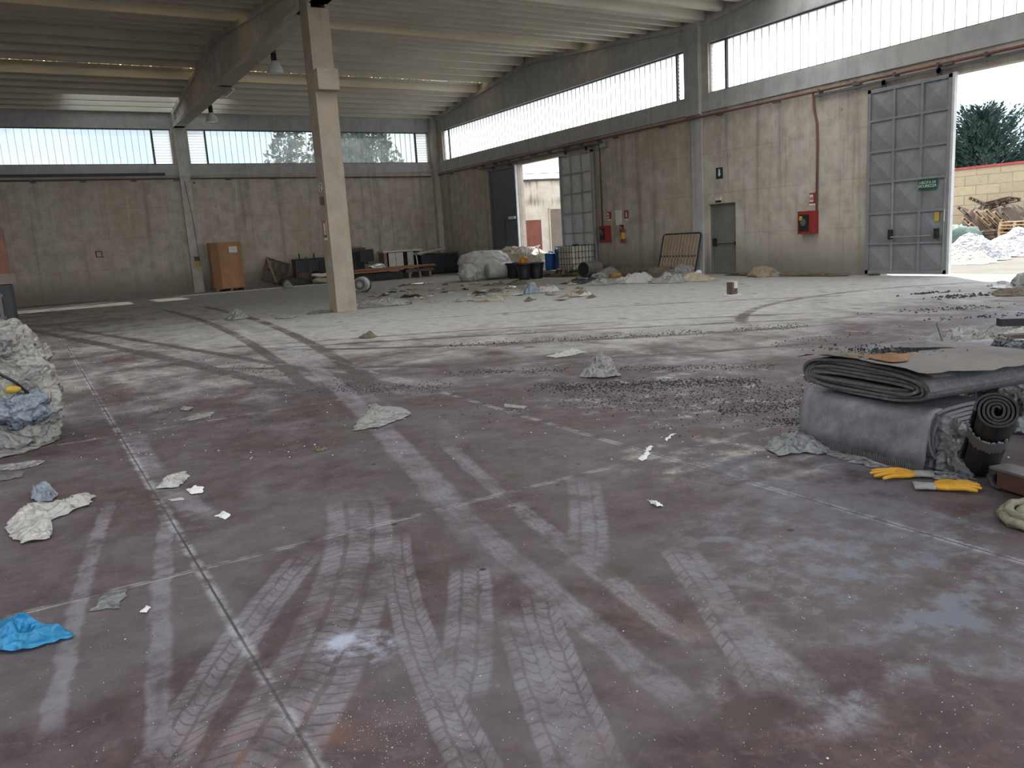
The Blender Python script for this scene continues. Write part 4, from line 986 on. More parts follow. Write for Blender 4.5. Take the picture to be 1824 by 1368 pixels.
# ------------------------------------------------------------------ along the far wall
x0, x1 = X(381, -.9), X(435, -.9); xc = (x0+x1)/2; hw = (x1-x0)/2
t = thing('cardboard_bin', 'tall brown cardboard bin standing on a pallet by the far wall', 'box', (xc, -.75, 0))
b = B(); c_ = hw*.42; hz = 2.22
oc = [(-hw, -.55+c_), (-hw+c_, -.62), (hw-c_, -.62), (hw, -.55+c_), (hw, .30), (hw-c_, .55), (-hw+c_, .55), (-hw, .30)]
b.prism([(p[0], p[1], .15) for p in oc], (0, 0, hz-.15)); b.out('bin_body', m_card, t)
b = B(); b.prism([(p[0]*1.02, p[1]*1.02, hz-.30) for p in oc], (0, 0, .31)); b.out('lid', m_card, t)
b = B(); b.box(hw*.08, hw*.62, -.665, -.640, hz-.48, hz-.20); b.out('white_label', m_sign_w, t)
b = B()
for x in (-hw*.9, 0, hw*.9): b.box(x-.06, x+.06, -.6, .55, 0, .10)
b.box(-hw, hw, -.64, .6, .10, .145); b.out('pallet_base', m_wood, t)
# leaning broken pallet
t = thing('broken_pallet', 'broken brown pallet leaning askew against the far wall right of the bin', 'pallet', (X(486, -.5), -.62, 0))
Rl = M.Rotation(math.radians(-16), 3, 'X') @ M.Rotation(math.radians(22), 3, 'Y')
def lp(u, v, w=0): return Rl @ V((u, w, v))
base = lp(.5, 0)
def lbar(b, u0, v0, u1, v1, w, wd=.1, th=.03): b.bar(lp(u0, v0, w)-V((0, 0, base.z-.02)), lp(u1, v1, w)-V((0, 0, base.z-.02)), th, wd, up=Rl @ V((0, 1, 0)))
for i, u in enumerate((-.52, -.2, .12, .48)):
    b = B(); lbar(b, u, 0, u, 1.15, 0, .03, .16 if i != 2 else .22); b.out('board', m_wood_dk, t)
for v in (.04, .58, 1.1):
    b = B(); lbar(b, -.6, v, .56, v, .05, .03, .11); b.out('cross_board', m_wood_dk, t)
b = B(); lbar(b, -.58, 1.1, .10, .02, -.06, .03, .10); b.out('loose_plank', m_wood, t)
crumple('paper_sack', 'torn pale sack at the foot of the broken pallet', 'sack', (503, 496, 522, 513), .8, m_film_g, 21, far=.5)
heap('grey_bundle', 'low dark grey bundle between the broken pallet and the dark desk', 'bundle', (X(527, -.8), -.8, 0), (.75, .4, .36), m_dkmetal, 4, .5)
# dark desk
xa, xb = X(528, -.9), X(582, -.9)
t = thing('old_desk', 'dark old desk frame against the far wall behind the column', 'desk', ((xa+xb)/2, -.7, 0)); h = (xb-xa)/2
B().box(-h, h, -.35, .3, 1.18, 1.24).out('desk_top', m_black, t)
B().box(-h+.04, h-.04, -.30, -.26, .66, 1.18).out('front_panel', m_navy, t)
for x in (-h+.03, -h*.1, h*.45): B().box(x-.03, x+.03, -.32, .28, 0, 1.18).out('leg', m_wood_dk, t)
B().box(-h+.06, h*.4, -.3, .25, .60, .64).out('shelf', m_wood_dk, t)
B().box(-h+.1, -h*.15, -.28, .2, .05, .58).out('drawer_front', m_wood_dk, t)
b = B()
for x in (-h+.3, -h*.2, h*.35): b.box(x-.04, x+.02, -.1, -.05, 1.24, 1.24+.16+.1*math.sin(x*9))
b.out('upright_stub', m_black, t)
B().box(h*.5, h, -.36, .2, .35, 1.12).out('side_cabinet', m_black, t)
for i, (z, y) in enumerate(((.16, -2.0), (.42, -1.9))):
    b = B(); xs = X(556, y), X(606, y); pts = [(xs[0]+(xs[1]-xs[0])*k/6, y+.04*math.sin(k*2), z+.035*math.sin(k*1.7+i)) for k in range(7)]
    b.tube(pts, [.06, .14, .13, .15, .14, .13, .10] if i == 0 else [.05, .09, .1, .09, .1, .09, .06], 10)
    tag(b.out('foam_roll', m_film_y if i == 0 else m_white, smooth=True), ('cream foam roll on the floor just left of the column' , 'thin white foam roll lying on the cream one left of the column')[i], 'roll')
# right of the column: cabinet, monitor, planks
t = thing('wooden_cabinet', 'dark wooden cabinet with a brown top right behind the column', 'cabinet', (X(634, -1.4), -1.3, 0))
B().box(-.4, .4, -.4, .3, 0, 1.42).out('cabinet_body', m_navy, t); B().box(-.5, .5, -.45, .35, 1.42, 1.60).out('cabinet_top', m_wood_dk, t)
b = B(); b.bar((-.5, -.3, 1.66), (.52, .1, 1.63), .14, .03); b.out('loose_board', m_wood_dk, t); B().box(.02, .38, -.42, -.40, .2, 1.38).out('door', m_black, t)
t = thing('monitor', 'old black monitor standing on boards right of the dark cabinet', 'monitor', (X(656, -2.6), -2.6, .80))
B().box(-.36, .36, -.05, .03, .10, .70).out('screen', m_black, t, bevel=.02); B().box(-.3, .3, .03, .25, .18, .6).out('casing', m_navy, t, bevel=.04)
B().lathe([(0, 0), (.2, 0), (.18, .04), (.05, .06), (.04, .14), (0, .14)], (0, .05, 0), 14).out('stand', m_black, t)
def planks(label, px0, px1, y, z0, n, mat, seed, name='plank', W=.19, gr='planks in the red-brown pile'):
    pass
PL = [(630, 768, -3.9, .56, .10, 'red-brown plank on top of the pile at its front'), (660, 774, -3.6, .56, .05, 'red-brown plank on top of the pile at its middle'), (640, 760, -3.3, .56, -.04, 'red-brown plank on top of the pile at its back'),
      (632, 745, -3.85, .50, -.03, 'red-brown plank in the second layer of the pile at the front'), (690, 776, -3.5, .50, .03, 'red-brown plank in the second layer of the pile at the back'), (625, 715, -4.1, .44, .02, 'red-brown plank low at the left of the pile')]
for i, (pa, pb_, y, z, sk, lab) in enumerate(PL):
    xa, xb = X(pa, y), X(pb_, y); b = B(); b.bar((-(xb-xa)/2, -sk, 0), ((xb-xa)/2, sk, .012), .26, .055); o = b.out('plank', m_plank); o.location = ((xa+xb)/2, y, z); tag(o, lab, 'plank', 'planks in the red-brown pile')
xa, xb = X(632, -3.7), X(710, -3.7)
b = B(); b.box(-(xb-xa)/2, (xb-xa)/2, -.5, .4, 0, .36); o = b.out('black_crate', m_black, bevel=.02); o.location = ((xa+xb)/2, -3.6, 0); tag(o, 'long low black crate under the left of the red-brown planks', 'crate')
t = thing('pallet', 'old brown pallet under the right of the red-brown planks', 'pallet', (X(742, -3.6), -3.6, 0))
for x in (-.55, 0, .55): B().box(x-.06, x+.06, -.4, .4, 0, .28).out('block', m_wood, t)
B().box(-.75, .75, -.42, .42, .28, .42).out('deck', m_wood_dk, t)
heap('foil_bundle', 'shiny grey plastic bundle beside the black monitor', 'bundle', (X(674, -3.2), -3.0, .60), (.5, .3, .2), m_foil, 8, .5)
# white cabinet
xa, xb = X(682, -1.6), X(752, -1.6); h = (xb-xa)/2
t = thing('white_cabinet', 'white cabinet with a cream top behind the plank pile', 'cabinet', ((xa+xb)/2, -1.4, 0))
B().box(-h, h, -.45, .35, 1.27, 1.36).out('cabinet_top', simple('cream_board', (.62, .56, .42), (.52, .46, .34), .6, 4), t)
B().box(-h*.95, -h*.80, -.38, .3, 0, 1.27).out('side_panel', m_wood, t); B().box(h*.86, h*.96, -.38, .3, 0, 1.27).out('side_panel', m_white, t); B().box(-h*.9, h*.9, .24, .28, 0, 1.27).out('back_panel', m_wood_dk, t)
for a, c in ((-.72, -.38), (-.36, .0), (.22, .52)): B().box(h*a, h*c, -.40, -.36, .08, 1.24).out('door', m_white, t)
B().box(h*.54, h*.86, -.38, .2, .9, .94).out('shelf', m_black, t)
xa, xb = X(748, -1.8), X(813, -1.8); h = (xb-xa)/2
t = thing('dark_box', 'dark blue-grey box bed in the far corner', 'box', ((xa+xb)/2, -1.5, 0))
B().box(-h, h, -.6, .5, .08, 1.02).out('box_body', m_navy, t, bevel=.02); B().box(-h*.3, h*1.02, -.64, .5, 1.02, 1.08).out('lid', simple('olive_lid', (.10, .10, .075), (.07, .07, .05), .6, 4), t); B().box(-h, h*1.05, -.62, .52, 0, .08).out('plinth', m_black, t)
b = B(); b.bar((X(740, -2.2), -2.3, 1.12), (X(792, -2.0), -1.9, 1.30), .5, .05); tag(b.out('white_board', m_white), 'white board lying across the dark box in the far corner', 'board')
b = B(); b.bar((X(741, -2.2), -2.36, 1.08), (X(744, -2.2), -2.34, .1), .05, .05); tag(b.out('white_post', m_white), 'white post standing under the left end of the white board', 'post')
# paint drum on its side
p = fl(649, 521); t = thing('paint_drum', 'dusty white paint drum lying on its side right of the column', 'drum', (p.x, p.y+.2, .29)); dv = (V((CAM.x, CAM.y, 0))-V((p.x, p.y, 0))).normalized()
Rd = V((dv.x*.92-.25, dv.y*.92, .02)).normalized().to_track_quat('Z', 'Y').to_matrix()
B().lathe([(0, .30), (.235, .30), (.245, .31), (.255, .28), (.28, -.30), (0, -.30)], (0, 0, 0), 28, Rd).out('drum_body', m_zinc, t)
B().lathe([(.275, -.24), (.297, -.25), (.297, -.30), (.28, -.31)], (0, 0, 0), 28, Rd).out('rim', m_black, t); B().lathe([(.262, .16), (.272, -.06)], (0, 0, 0), 28, Rd).out('white_label', m_sign_w, t)
B().lathe([(.10, .302), (.20, .302), (.20, .310), (.10, .310)], (0, 0, 0), 24, Rd).out('base_ring', m_rail, t)
heap('plaster_sack', 'grey lumpy sack lying at the right foot of the column', 'sack', tuple(fl(672, 546)), (.78, .30, .20), m_film_g, 12, .5, 2.2, rz=-.35)
heap('rubble_heap', 'small dark heap of rubble at the left foot of the column', 'rubble', tuple(fl(572, 557)), (.36, .22, .06), m_rubble, 5, .5)

# ------------------------------------------------------------------ by the far gateway
gx = lambda px, py: fl(px, py)
p = fl(884, 499); c = (p.x, p.y)
t = thing('wrapped_bundle', 'big bundle wrapped in white plastic lying left of the far gateway', 'bundle', (c[0]+.2, c[1]+.9, 0), -.15)
b = B(); b.blob((.05, .45, .52), (1.05, .5, .60), 4, .30, 1.3, 5, True, .05, .8); b.out('wrapping', m_wrap, t, smooth=True)
b = B(); b.lathe([(0, -.55), (.26, -.55), (.30, -.5), (.31, 0), (.29, .52), (0, .55)], (.30, -.42, .36), 24, M.Rotation(PI/2, 3, 'Y')); b.out('inner_roll', m_wrap, t, smooth=True)
b = B(); b.blob((-.95, -.1, .30), (.35, .35, .36), 9, .5, 2.2, 4); b.out('loose_fold', m_wrap, t, smooth=True)
crumple('plastic_sheet', 'flat bright white plastic sheet on the floor below the wrapped bundle', 'plastic sheet', (862, 500, 897, 507), .15, m_film_sun, 31)
p = fl(935, 492)
t = thing('torn_mattress', 'cream heap of torn foam and film behind the black buckets', 'heap', (p.x+.5, p.y+1.1, 0), -.5)
b = B(); b.blob((0, 0, .55), (1.15, .7, .62), 13, .4, 1.8, 5, True, .2); b.out('foam', m_film_y, t, smooth=True)
for q in (((-1.1, -.5, .75), (.9, .1, 1.22)), ((-.8, -.72, .5), (.15, -.45, 1.25)), ((1.0, -.4, .3), (.75, -.5, 1.15)), ((.2, -.7, 1.2), (.25, -.75, .6))):
    b = B(); b.tube(q, .035, 6); b.out('bent_tube', m_white, t)
for i, (px, py, lab) in enumerate(((920, 496, 'left of the three black buckets by the far gateway'), (939, 498, 'middle one of the three black buckets by the far gateway, in front'), (961, 496, 'right of the three black buckets by the far gateway'))):
    if i == 0:
        bk = thing('black_bucket', '', 'bucket', group='black buckets by the far gateway')
        B().lathe([(0, 0), (.22, 0), (.225, .02), (.30, .62), (.285, .62), (.21, .03), (0, .03)], (0, 0, 0), 24).out('bucket_body', m_black, bk, smooth=True)
        B().lathe([(.292, .56), (.325, .57), (.325, .62), (.297, .63)], (0, 0, 0), 24).out('rim', m_black, bk)
        o = bk
    else: o = copy_tree(bk)
    q = fl(px, py); o.location = (q.x, q.y+.2, 0); o['label'] = lab
q = fl(939, 496); heap('orange_tub', 'upturned orange tub resting on the middle black bucket', 'tub', (q.x, q.y+.20, .46), (.20, .18, .42), simple('orange_plastic', (.55, .25, .03), (.42, .18, .02), .5, 6), 3, .25)
# blue jerrycans
def jerry(loc, rz, lab, s=1.0):
    t = thing('blue_jerrycan', lab, 'jerrycan', loc, rz, 'blue jerrycans by the tank'); w, d, h = .20*s, .17*s, .72*s
    B().box(-w, w, -d, d, 0, h).out('can_body', m_blue, t, bevel=.035)
    b = B(); b.tube([(-w*.5, 0, h-.02), (-w*.5, 0, h+.07), (w*.35, 0, h+.07), (w*.35, 0, h-.02)], .022, 8); b.out('handle', m_blue, t)
    b = B(); b.lathe([(.045, 0), (.045, .05), (0, .05)], (w*.66, 0, h), 14); b.out('cap', m_black, t); return t
jx = -.85
jerry((jx-.25, Y(981, jx-.25, .6), .18), .4, 'blue jerrycan at the left, in front of the other blue ones')
jerry((jx+.1, Y(999, jx+.1, .6), .34), .3, 'tallest blue jerrycan right beside the caged tank', 1.0)
jerry((jx+.35, Y(990, jx+.35, .6), .14), .9, 'blue jerrycan half hidden between the two other blue ones', .95)
heap('debris_heap', 'low heap of scrap under the blue jerrycans and buckets', 'debris', (-1.45, Y(985, -1.45, .1), 0), (.9, 1.3, .20), m_soil, 17, .5)
# caged tank (intermediate bulk container)
yc = (Y(1003, -1.30, .6)+Y(1077, -.12, .6))/2
t = thing('caged_tank', 'dirty white tank in a wire cage standing in front of the pale gate leaf', 'tank', (-.82, -13.62, 0), .06)
B().box(-.56, .56, -.48, .48, .16, 1.16).out('tank_body', m_ibc, t, bevel=.07)
b = B(); b.lathe([(.12, 0), (.12, .05), (0, .06)], (0, 0, 1.16), 18); b.out('lid', m_black, [c for c in t.children if c.name.startswith('tank_body')][0])
b = B(); X_, Y_ = .60, .52
for z in (.22, .45, .68, .92, 1.16):
    for q in (((-X_, -Y_, z), (X_, -Y_, z)), ((-X_, Y_, z), (X_, Y_, z)), ((-X_, -Y_, z), (-X_, Y_, z)), ((X_, -Y_, z), (X_, Y_, z))): b.tube(q, .012, 6)
for i in range(8):
    x = -X_+i*2*X_/7
    for y in (-Y_, Y_): b.tube([(x, y, .12), (x, y, 1.17)], .012, 6)
for i in range(1, 6):
    y = -Y_+i*2*Y_/6
    for x in (-X_, X_): b.tube([(x, y, .12), (x, y, 1.17)], .012, 6)
b.out('wire_cage', m_dkmetal, t)
b = B()
for y in (-.44, 0, .44): b.box(-.6, .6, y-.06, y+.06, 0, .10)
b.box(-.6, .6, -.5, .5, .10, .14); b.out('pallet_base', m_wood, t)
# grey drum and sacks in front
p = fl(1052, 496); t = thing('dented_drum', 'dented grey-brown drum lying in front of the caged tank', 'drum', (-1.75, Y(1052, -1.75, .3), .30), .25)
B().lathe([(0, -.42), (.27, -.42), (.29, -.40), (.28, -.14), (.295, -.12), (.28, -.10), (.28, .12), (.295, .14), (.28, .16), (.29, .40), (.27, .42), (0, .42)], (0, 0, 0), 22, M.Rotation(PI/2, 3, 'Y') @ M.Rotation(.0, 3, 'Z')).out('drum_body', simple('dusty_drum', (.20, .18, .155), (.12, .11, .10), .8, 5), t)
B().lathe([(0, -.425), (.2, -.425), (.24, -.44), (.27, -.425)], (0, 0, 0), 22, M.Rotation(PI/2, 3, 'Y')).out('drum_end', m_black, t)
heap('pale_sack', 'pale sack right of the dented drum', 'sack', (-1.5, Y(1085, -1.5, .2), 0), (.45, .5, .30), m_film_g, 22, .4)
heap('pale_sack', 'small pale sack nearest the floor track, below the dented drum', 'sack', (-2.1, Y(1072, -2.1, .1), 0), (.35, .4, .20), m_film_g, 23, .4)
heap('orange_rag', 'dull orange rag among the pale sacks', 'rag', (-1.95, Y(1095, -1.95, .2), .06), (.2, .25, .12), simple('dull_orange', (.42, .25, .09), (.3, .17, .06), .8, 6), 24, .4)
heap('soil_heap', 'long dark heap of soil and scrap along the wall left of the bed base', 'soil', (-.80, -16.4, 0), (.55, 1.5, .34), m_soil, 6, .5)
heap('soil_heap', 'brown heap of dirt at the foot of the slatted bed base', 'soil', (-1.25, -18.9, 0), (.5, .85, .34), m_soil, 7, .5)
crumple('plastic_heap', 'silvery grey heap of plastic sheeting along the wall, left of the bed base', 'plastic', (1092, 478, 1170, 505), .75, m_film_w, 41, rag=.4, freq=9, far=1.3, rings=20, n=64)
crumple('plastic_heap', 'beige heap of plastic sheeting in front of the bed base', 'plastic', (1158, 480, 1225, 505), .75, m_film_g, 42, rag=.4, freq=9, far=1.2, rings=20, n=64)
crumple('plastic_heap', 'pinkish beige plastic sheeting right of the bed base', 'plastic', (1205, 482, 1275, 502), .7, m_film_y, 43, rag=.4, freq=8, far=1.2, rings=18, n=60)
crumple('plastic_heap', 'dark plastic sheeting under the silvery heap by the wall', 'plastic', (1000, 490, 1075, 506), .55, m_film_k, 44, rag=.45, freq=9, far=1.2, rings=16, n=60)
crumple('plastic_heap', 'torn pale plastic in front of the dented drum', 'plastic', (1040, 492, 1110, 508), .55, m_film_g, 45, rag=.45, freq=9, far=1.1, rings=16, n=60)
heap('grey_sack', 'grey sack lying at the left of the fire door', 'sack', (-1.0, -19.95, 0), (.4, .45, .36), m_film_g, 27, .4)
b = B(); b.lathe([(0, 0), (.08, .02), (.11, .09), (.10, .17), (.05, .2), (0, .2)], (0, 0, 0), 14); o = b.out('white_pot', m_sign_w, smooth=True); o.location = (-.9, -20.62, 0); tag(o, 'small round white pot on the floor at the fire door', 'pot')
heap('brown_sack', 'brown sack by the wall below the hose cabinet', 'sack', (-.75, Y(1358, -.75, .1), 0), (.4, .42, .28), simple('brown_sackcloth', (.30, .24, .16), (.2, .155, .10), .9, 9), 31, .4)
crumple('plastic_heap', 'torn pale plastic right of the brown sack by the wall', 'plastic', (1368, 479, 1405, 493), .6, m_film_g, 46, far=.8)
heap('soil_heap', 'thin dark drift of dirt along the wall between fire door and gate', 'soil', (-.45, -23.6, 0), (.32, 2.0, .10), m_soil, 9, .5)
# slatted bed base leaning on the wall
t = thing('slatted_bed_base', 'slatted wooden bed base with a black frame leaning on the wall beside the fire door', 'bed base', (-.50, -19.08, 0.02)); t.rotation_euler = (0, math.radians(14), 0)
hb, hh = .93, 1.42
b = B(); r_ = .10
lo = [(-hb, 0), (-hb, hh-r_), (-hb+.03, hh-.03), (-hb+r_, hh), (hb-r_, hh), (hb-.03, hh-.03), (hb, hh-r_), (hb, 0)]
b.tube([(0, y, z) for y, z in lo], .028, 8); b.tube([(0, -hb, .06), (0, hb, .06)], .028, 8); b.out('bed_frame', m_black, t)
for i in range(12):
    y = -hb+.09+i*(2*hb-.18)/11; B().box(-.012, .012, y-.052, y+.052, .05, hh-.02).out('slat', m_slat, t)
b = B()
for i in range(12): y = -hb+.09+i*(2*hb-.18)/11; b.box(-.03, .0, y-.022, y+.022, .60, .66)
b.out('clip_row', m_black, t)
# little carton on the open floor
p = fl(1310, 526); t = thing('small_carton', 'small dark carton standing on a scrap of board in the open floor', 'carton', (p.x, p.y+.1, 0))
B().box(-.2, .22, -.10, .12, 0, .02).out('board_scrap', m_white, t); B().box(-.07, .11, -.06, .10, .02, .30).out('carton_body', m_wood_dk, t); B().box(.0, .112, -.062, .10, .16, .31).out('pale_end', m_white, t)

# ------------------------------------------------------------------ belts and rolls on the right
def spiral_roll(b, hw, hh, length, th, turns_min, ax, ux, uz, origin, seed, pw=.62, fray=.012):
    """a belt rolled flat: outer half width hw, half height hh; ax = roll axis, ux/uz span the cross-section"""
    rnd = random.Random(seed); path = []; ph = 0.0
    while True:
        lam = th*ph/(2*PI)
        if hh-lam < turns_min: break
        c, s = math.cos(ph), math.sin(ph); wob = 1+.03*noise.noise(V((ph*.7, seed, 0)))
        x = (hw-lam*1.15)*math.copysign(abs(c)**pw, c)*wob; z = (hh-lam)*math.copysign(abs(s)**.85, s)*(1+.06*noise.noise(V((x*5, ph*.15, seed))))
        path.append((x, z)); ph += PI/18
    n = len(path); rows = []
    for i, (x, z) in enumerate(path):
        px, pz = path[max(0, i-1)]; nx, nz = path[min(n-1, i+1)]; tx, tz = nx-px, nz-pz; L = math.hypot(tx, tz) or 1; ox, oz = tz/L*th*.36, -tx/L*th*.36
        e0 = fray*noise.noise(V((i*.11, seed, 1)))*2.0 + .006*noise.noise(V((i*1.3, seed, 3))); e1 = fray*noise.noise(V((i*.11, seed, 5)))*2.0
        r = []
        for sx in (1, -1):
            for e in (e0, length+e1):
                p = V(origin)+V(ux)*(x+ox*sx)+V(uz)*(z+oz*sx)+V(ax)*e; r.append(b.bm.verts.new(p))
        rows.append(r)
    for A, C in zip(rows, rows[1:]):
        for q, w in ((0, 1), (1, 3), (3, 2), (2, 0)): b.bm.faces.new((A[q], A[w], C[w], C[q]))
    for r in (rows[0], rows[-1]): b.bm.faces.new((r[0], r[1], r[3], r[2]))
    return b
A_ = fl(1432, 782); B_ = fl(1656, 838); ua = V((B_.x-A_.x, B_.y-A_.y, 0)); La = ua.length; ua.normalize(); va = V((-ua.y, ua.x, 0))
if va.x < 0: va = -va
t = thing('folded_belt', 'grey rubber belt folded flat on the floor, underneath the other belt', 'belt', (A_.x, A_.y, 0))
b = B(); spiral_roll(b, .36, .185, La*.99, .030, .03, ua, va, V((0, 0, 1)), (va*.345+V((0, 0, .195))), 3, .42)
o = b.out('belt_layers', m_belt, t)
b = B(); pr = [(.10, .388), (.03, .375), (-.015, .33), (-.035, .25), (-.045, .14), (-.058, .03)]; rows = []
for i in range(25):
    u = La*i/24; rows.append([b.bm.verts.new(ua*u+va*(q-.010*noise.noise(V((u*4, z*6, 2))))+V((0, 0, z+.004*noise.noise(V((u*9, z, 5)))))) for q, z in pr])
for A, C in zip(rows, rows[1:]):
    for k in range(5): b.bm.faces.new((A[k], C[k], C[k+1], A[k+1]))
ho = b.out('hanging_edge', simple('dust_streaked_belt', (.30, .30, .325), (.115, .115, .13), .55, 2.2, .4), t, smooth=True); so_ = ho.modifiers.new('thickness', 'SOLIDIFY'); so_.thickness = .012
b = B()                                                     # frayed hem hanging at the foot of the front face
for i in range(70):
    f = (i+.5)/70; p = ua*(La*f); h = .02+.03*abs(noise.noise(V((i*.9, 2, 0))))
    b.ob(p+va*(-.060)+V((0, 0, .006+h/2)), (.009, .006, h+.01), M((ua, va, V((0, 0, 1)))).transposed())
b.out('frayed_hem', m_belt_dust, t)
b = B(); b.sheet(densify([(-.02, .0), (La*.5, -.0), (La, .02), (La, .55), (0, .55)], 50, .03, 2), .03, 3)
for v in b.bm.verts:
    q = v.co.copy(); v.co = ua*q.x + va*(q.y-.02) + V((0, 0, q.z*.6))
b.out('bottom_flap', m_belt_in, t)
# upper belt: axis runs away from the viewer, its layered end faces left
ub = (ua+va*(-.10)).normalized(); vb = V((-ub.y, ub.x, 0)); vb = vb if vb.x > 0 else -vb
t = thing('folded_belt', 'dusty grey folded belt with its layered end showing, lying on the other belt', 'belt', (A_.x, A_.y, .385))
org = ua*(La*.50)+va*(-.03)+V((0, 0, .135))
b = B(); spiral_roll(b, .56, .118, 1.02, .024, .012, vb, ub, V((0, 0, 1)), org, 8, .60, .03); b.out('belt_layers', m_belt_in, t)
b = B(); b.sheet(densify([(-.60, -.03), (-.2, .0), (.0, .04), (.2, -.02), (.58, -.02), (.60, .5), (.57, 1.06), (-.05, 1.10), (-.62, .95)], 64, .05, 4), .016, 5, 14)
for v in b.bm.verts:
    q = v.co.copy(); dz = .124-.10*max(0, abs(q.x)-.46)**1.2*4; v.co = org+ub*q.x+vb*q.y+V((0, 0, dz+q.z*.8))
o = b.out('top_sheet', m_belt_dust, t, smooth=True); o['label'] = 'dusty top sheet of the belt'
b = B(); b.sheet(densify([(.05, -.06), (.58, -.09), (.72, .35), (.70, .95), (.12, .98)], 50, .04, 9), .02, 15, 12)
for v in b.bm.verts:
    q = v.co.copy(); dz = .152-.16*max(0, q.x-.50)-.02*abs(q.y-.4); v.co = org+ub*q.x+vb*q.y+V((0, 0, dz+q.z*.8))
o = b.out('torn_flap', simple('pale_dusty_flap', (.165, .15, .142), (.125, .115, .11), .85, 3), t, smooth=True); o['label'] = 'pale dusty flap over the right half'
TOPZ = .385+.118*2+.05
def ontop(u, v, z=0.0): return V((A_.x, A_.y, 0))+ua*(La*.50)+va*(-.03)+ub*u+vb*v+V((0, 0, TOPZ+z))
b = B(); rnd = random.Random(4)
for i in range(900):
    u, v = rnd.gauss(-.02, .20), rnd.gauss(.36, .10); p = ontop(u, v+.25*u, -.012+.018*rnd.random()); s = rnd.uniform(.005, .013)
    d = [V((rnd.gauss(0, 1), rnd.gauss(0, 1), rnd.gauss(0, 1))).normalized()*s for _ in range(3)]
    b.face([p+d[0], p+d[1], p+d[2]]); b.face([p-d[0], p+d[1], p+d[2]])
tag(b.out('rubber_crumbs', m_crumb), 'dark crumbs strewn over the top of the folded belts', 'crumbs', kind='stuff')
def scrap(name, label, cat, P, z, H, mat, seed, tilt=(0, 0)):
    c = (sum(p[0] for p in P)/len(P), sum(p[1] for p in P)/len(P)); b = B()
    b.sheet(densify([(p[0]-c[0], p[1]-c[1]) for p in P], 40, .012, seed), H, seed, 9, 5, edge=.006)
    for v in b.bm.verts: v.co.z += tilt[0]*v.co.x+tilt[1]*v.co.y
    o = b.out(name, mat, smooth=True); o.location = (c[0], c[1], z); return tag(o, label, cat)
def tp(px, py, z=TOPZ): return tuple(fl(px, py, z)[:2])
scrap('cardboard_scrap', 'torn orange-brown cardboard scrap on the front of the folded belts', 'cardboard', [tuple(ontop(*q)[:2]) for q in ((-.06, .0), (.14, .34), (.32, .06), (.29, -.03))], TOPZ+.004, .03, simple('torn_cardboard', (.22, .115, .055), (.15, .08, .04), .85, 6), 3)
scrap('cardboard_scrap', 'dusty beige cardboard strip along the front edge of the folded belts', 'cardboard', [tuple(ontop(*q)[:2]) for q in ((-.40, -.02), (-.34, .07), (-.1, .05), (.0, .07), (.02, -.03), (-.2, -.05))], TOPZ-.004, .03, simple('dusty_cardboard', (.17, .135, .115), (.12, .095, .08), .9, 5), 5)
scrap('felt_scrap', 'grey felt scrap lying at the back corner on the folded belts', 'felt', [tuple(ontop(*q)[:2]) for q in ((-.3, .55), (-.02, .85), (.12, .75), (-.1, .5))], TOPZ+.002, .03, m_belt_dust, 7)
# small roll leaning in front
pb0 = fl(1742, 838); pt = at(1775, 742, 2, .50); axr = (pt-pb0).normalized()
t = thing('rubber_roll', 'dark rolled-up rubber mat leaning beside the folded belts', 'roll', tuple(pb0)); rx = axr.cross(V((0, 0, 1))).normalized(); rz_ = rx.cross(axr)
Lr = (pt-pb0).length
b = B(); spiral_roll(b, .105, .105, Lr*.96, .018, .025, axr, rx, rz_, axr*.06+V((0, 0, .02)), 5, 1.0, .006); b.out('roll_layers', m_black, t)
b = B()
for i in range(60):
    a = -2.2+i*.045; p = axr*(Lr*.80+.05*noise.noise(V((i*.4, 0, 0))))+(rx*math.cos(a)+rz_*math.sin(a))*.112+V((0, 0, .02)); b.tube([p, p-axr*(.10+.08*abs(noise.noise(V((i*.7, 3, 0)))))+V((0, 0, -.004))], .006, 5)
b.out('frayed_edge', m_belt, t)
heap('plastic_film', 'crumpled blue-grey plastic film stuffed between the folded belts and the rubber roll', 'plastic', tuple(fl(1690, 838)+va*.10), (.13, .17, .26), m_film_c, 6, .7, 2.2, 5, .3)
flat('plastic_film', 'thin grey plastic film trailing on the floor behind the gloves', 'plastic', [(1640, 842), (1700, 842), (1736, 852), (1740, 864), (1700, 862), (1655, 852)], .035, m_film_c, 9)
flat('plastic_film', 'grey plastic film sticking out at the left end of the folded belts', 'plastic', [(1362, 800), (1380, 778), (1430, 775), (1480, 800), (1470, 812), (1425, 808), (1385, 814)], .09, m_film_c, 4, 6)
flat('plastic_film', 'thin strip of grey film along the foot of the folded belts', 'plastic', [(1470, 800), (1540, 816), (1600, 838), (1590, 842), (1520, 826), (1468, 810)], .03, m_film_c, 5, 6)
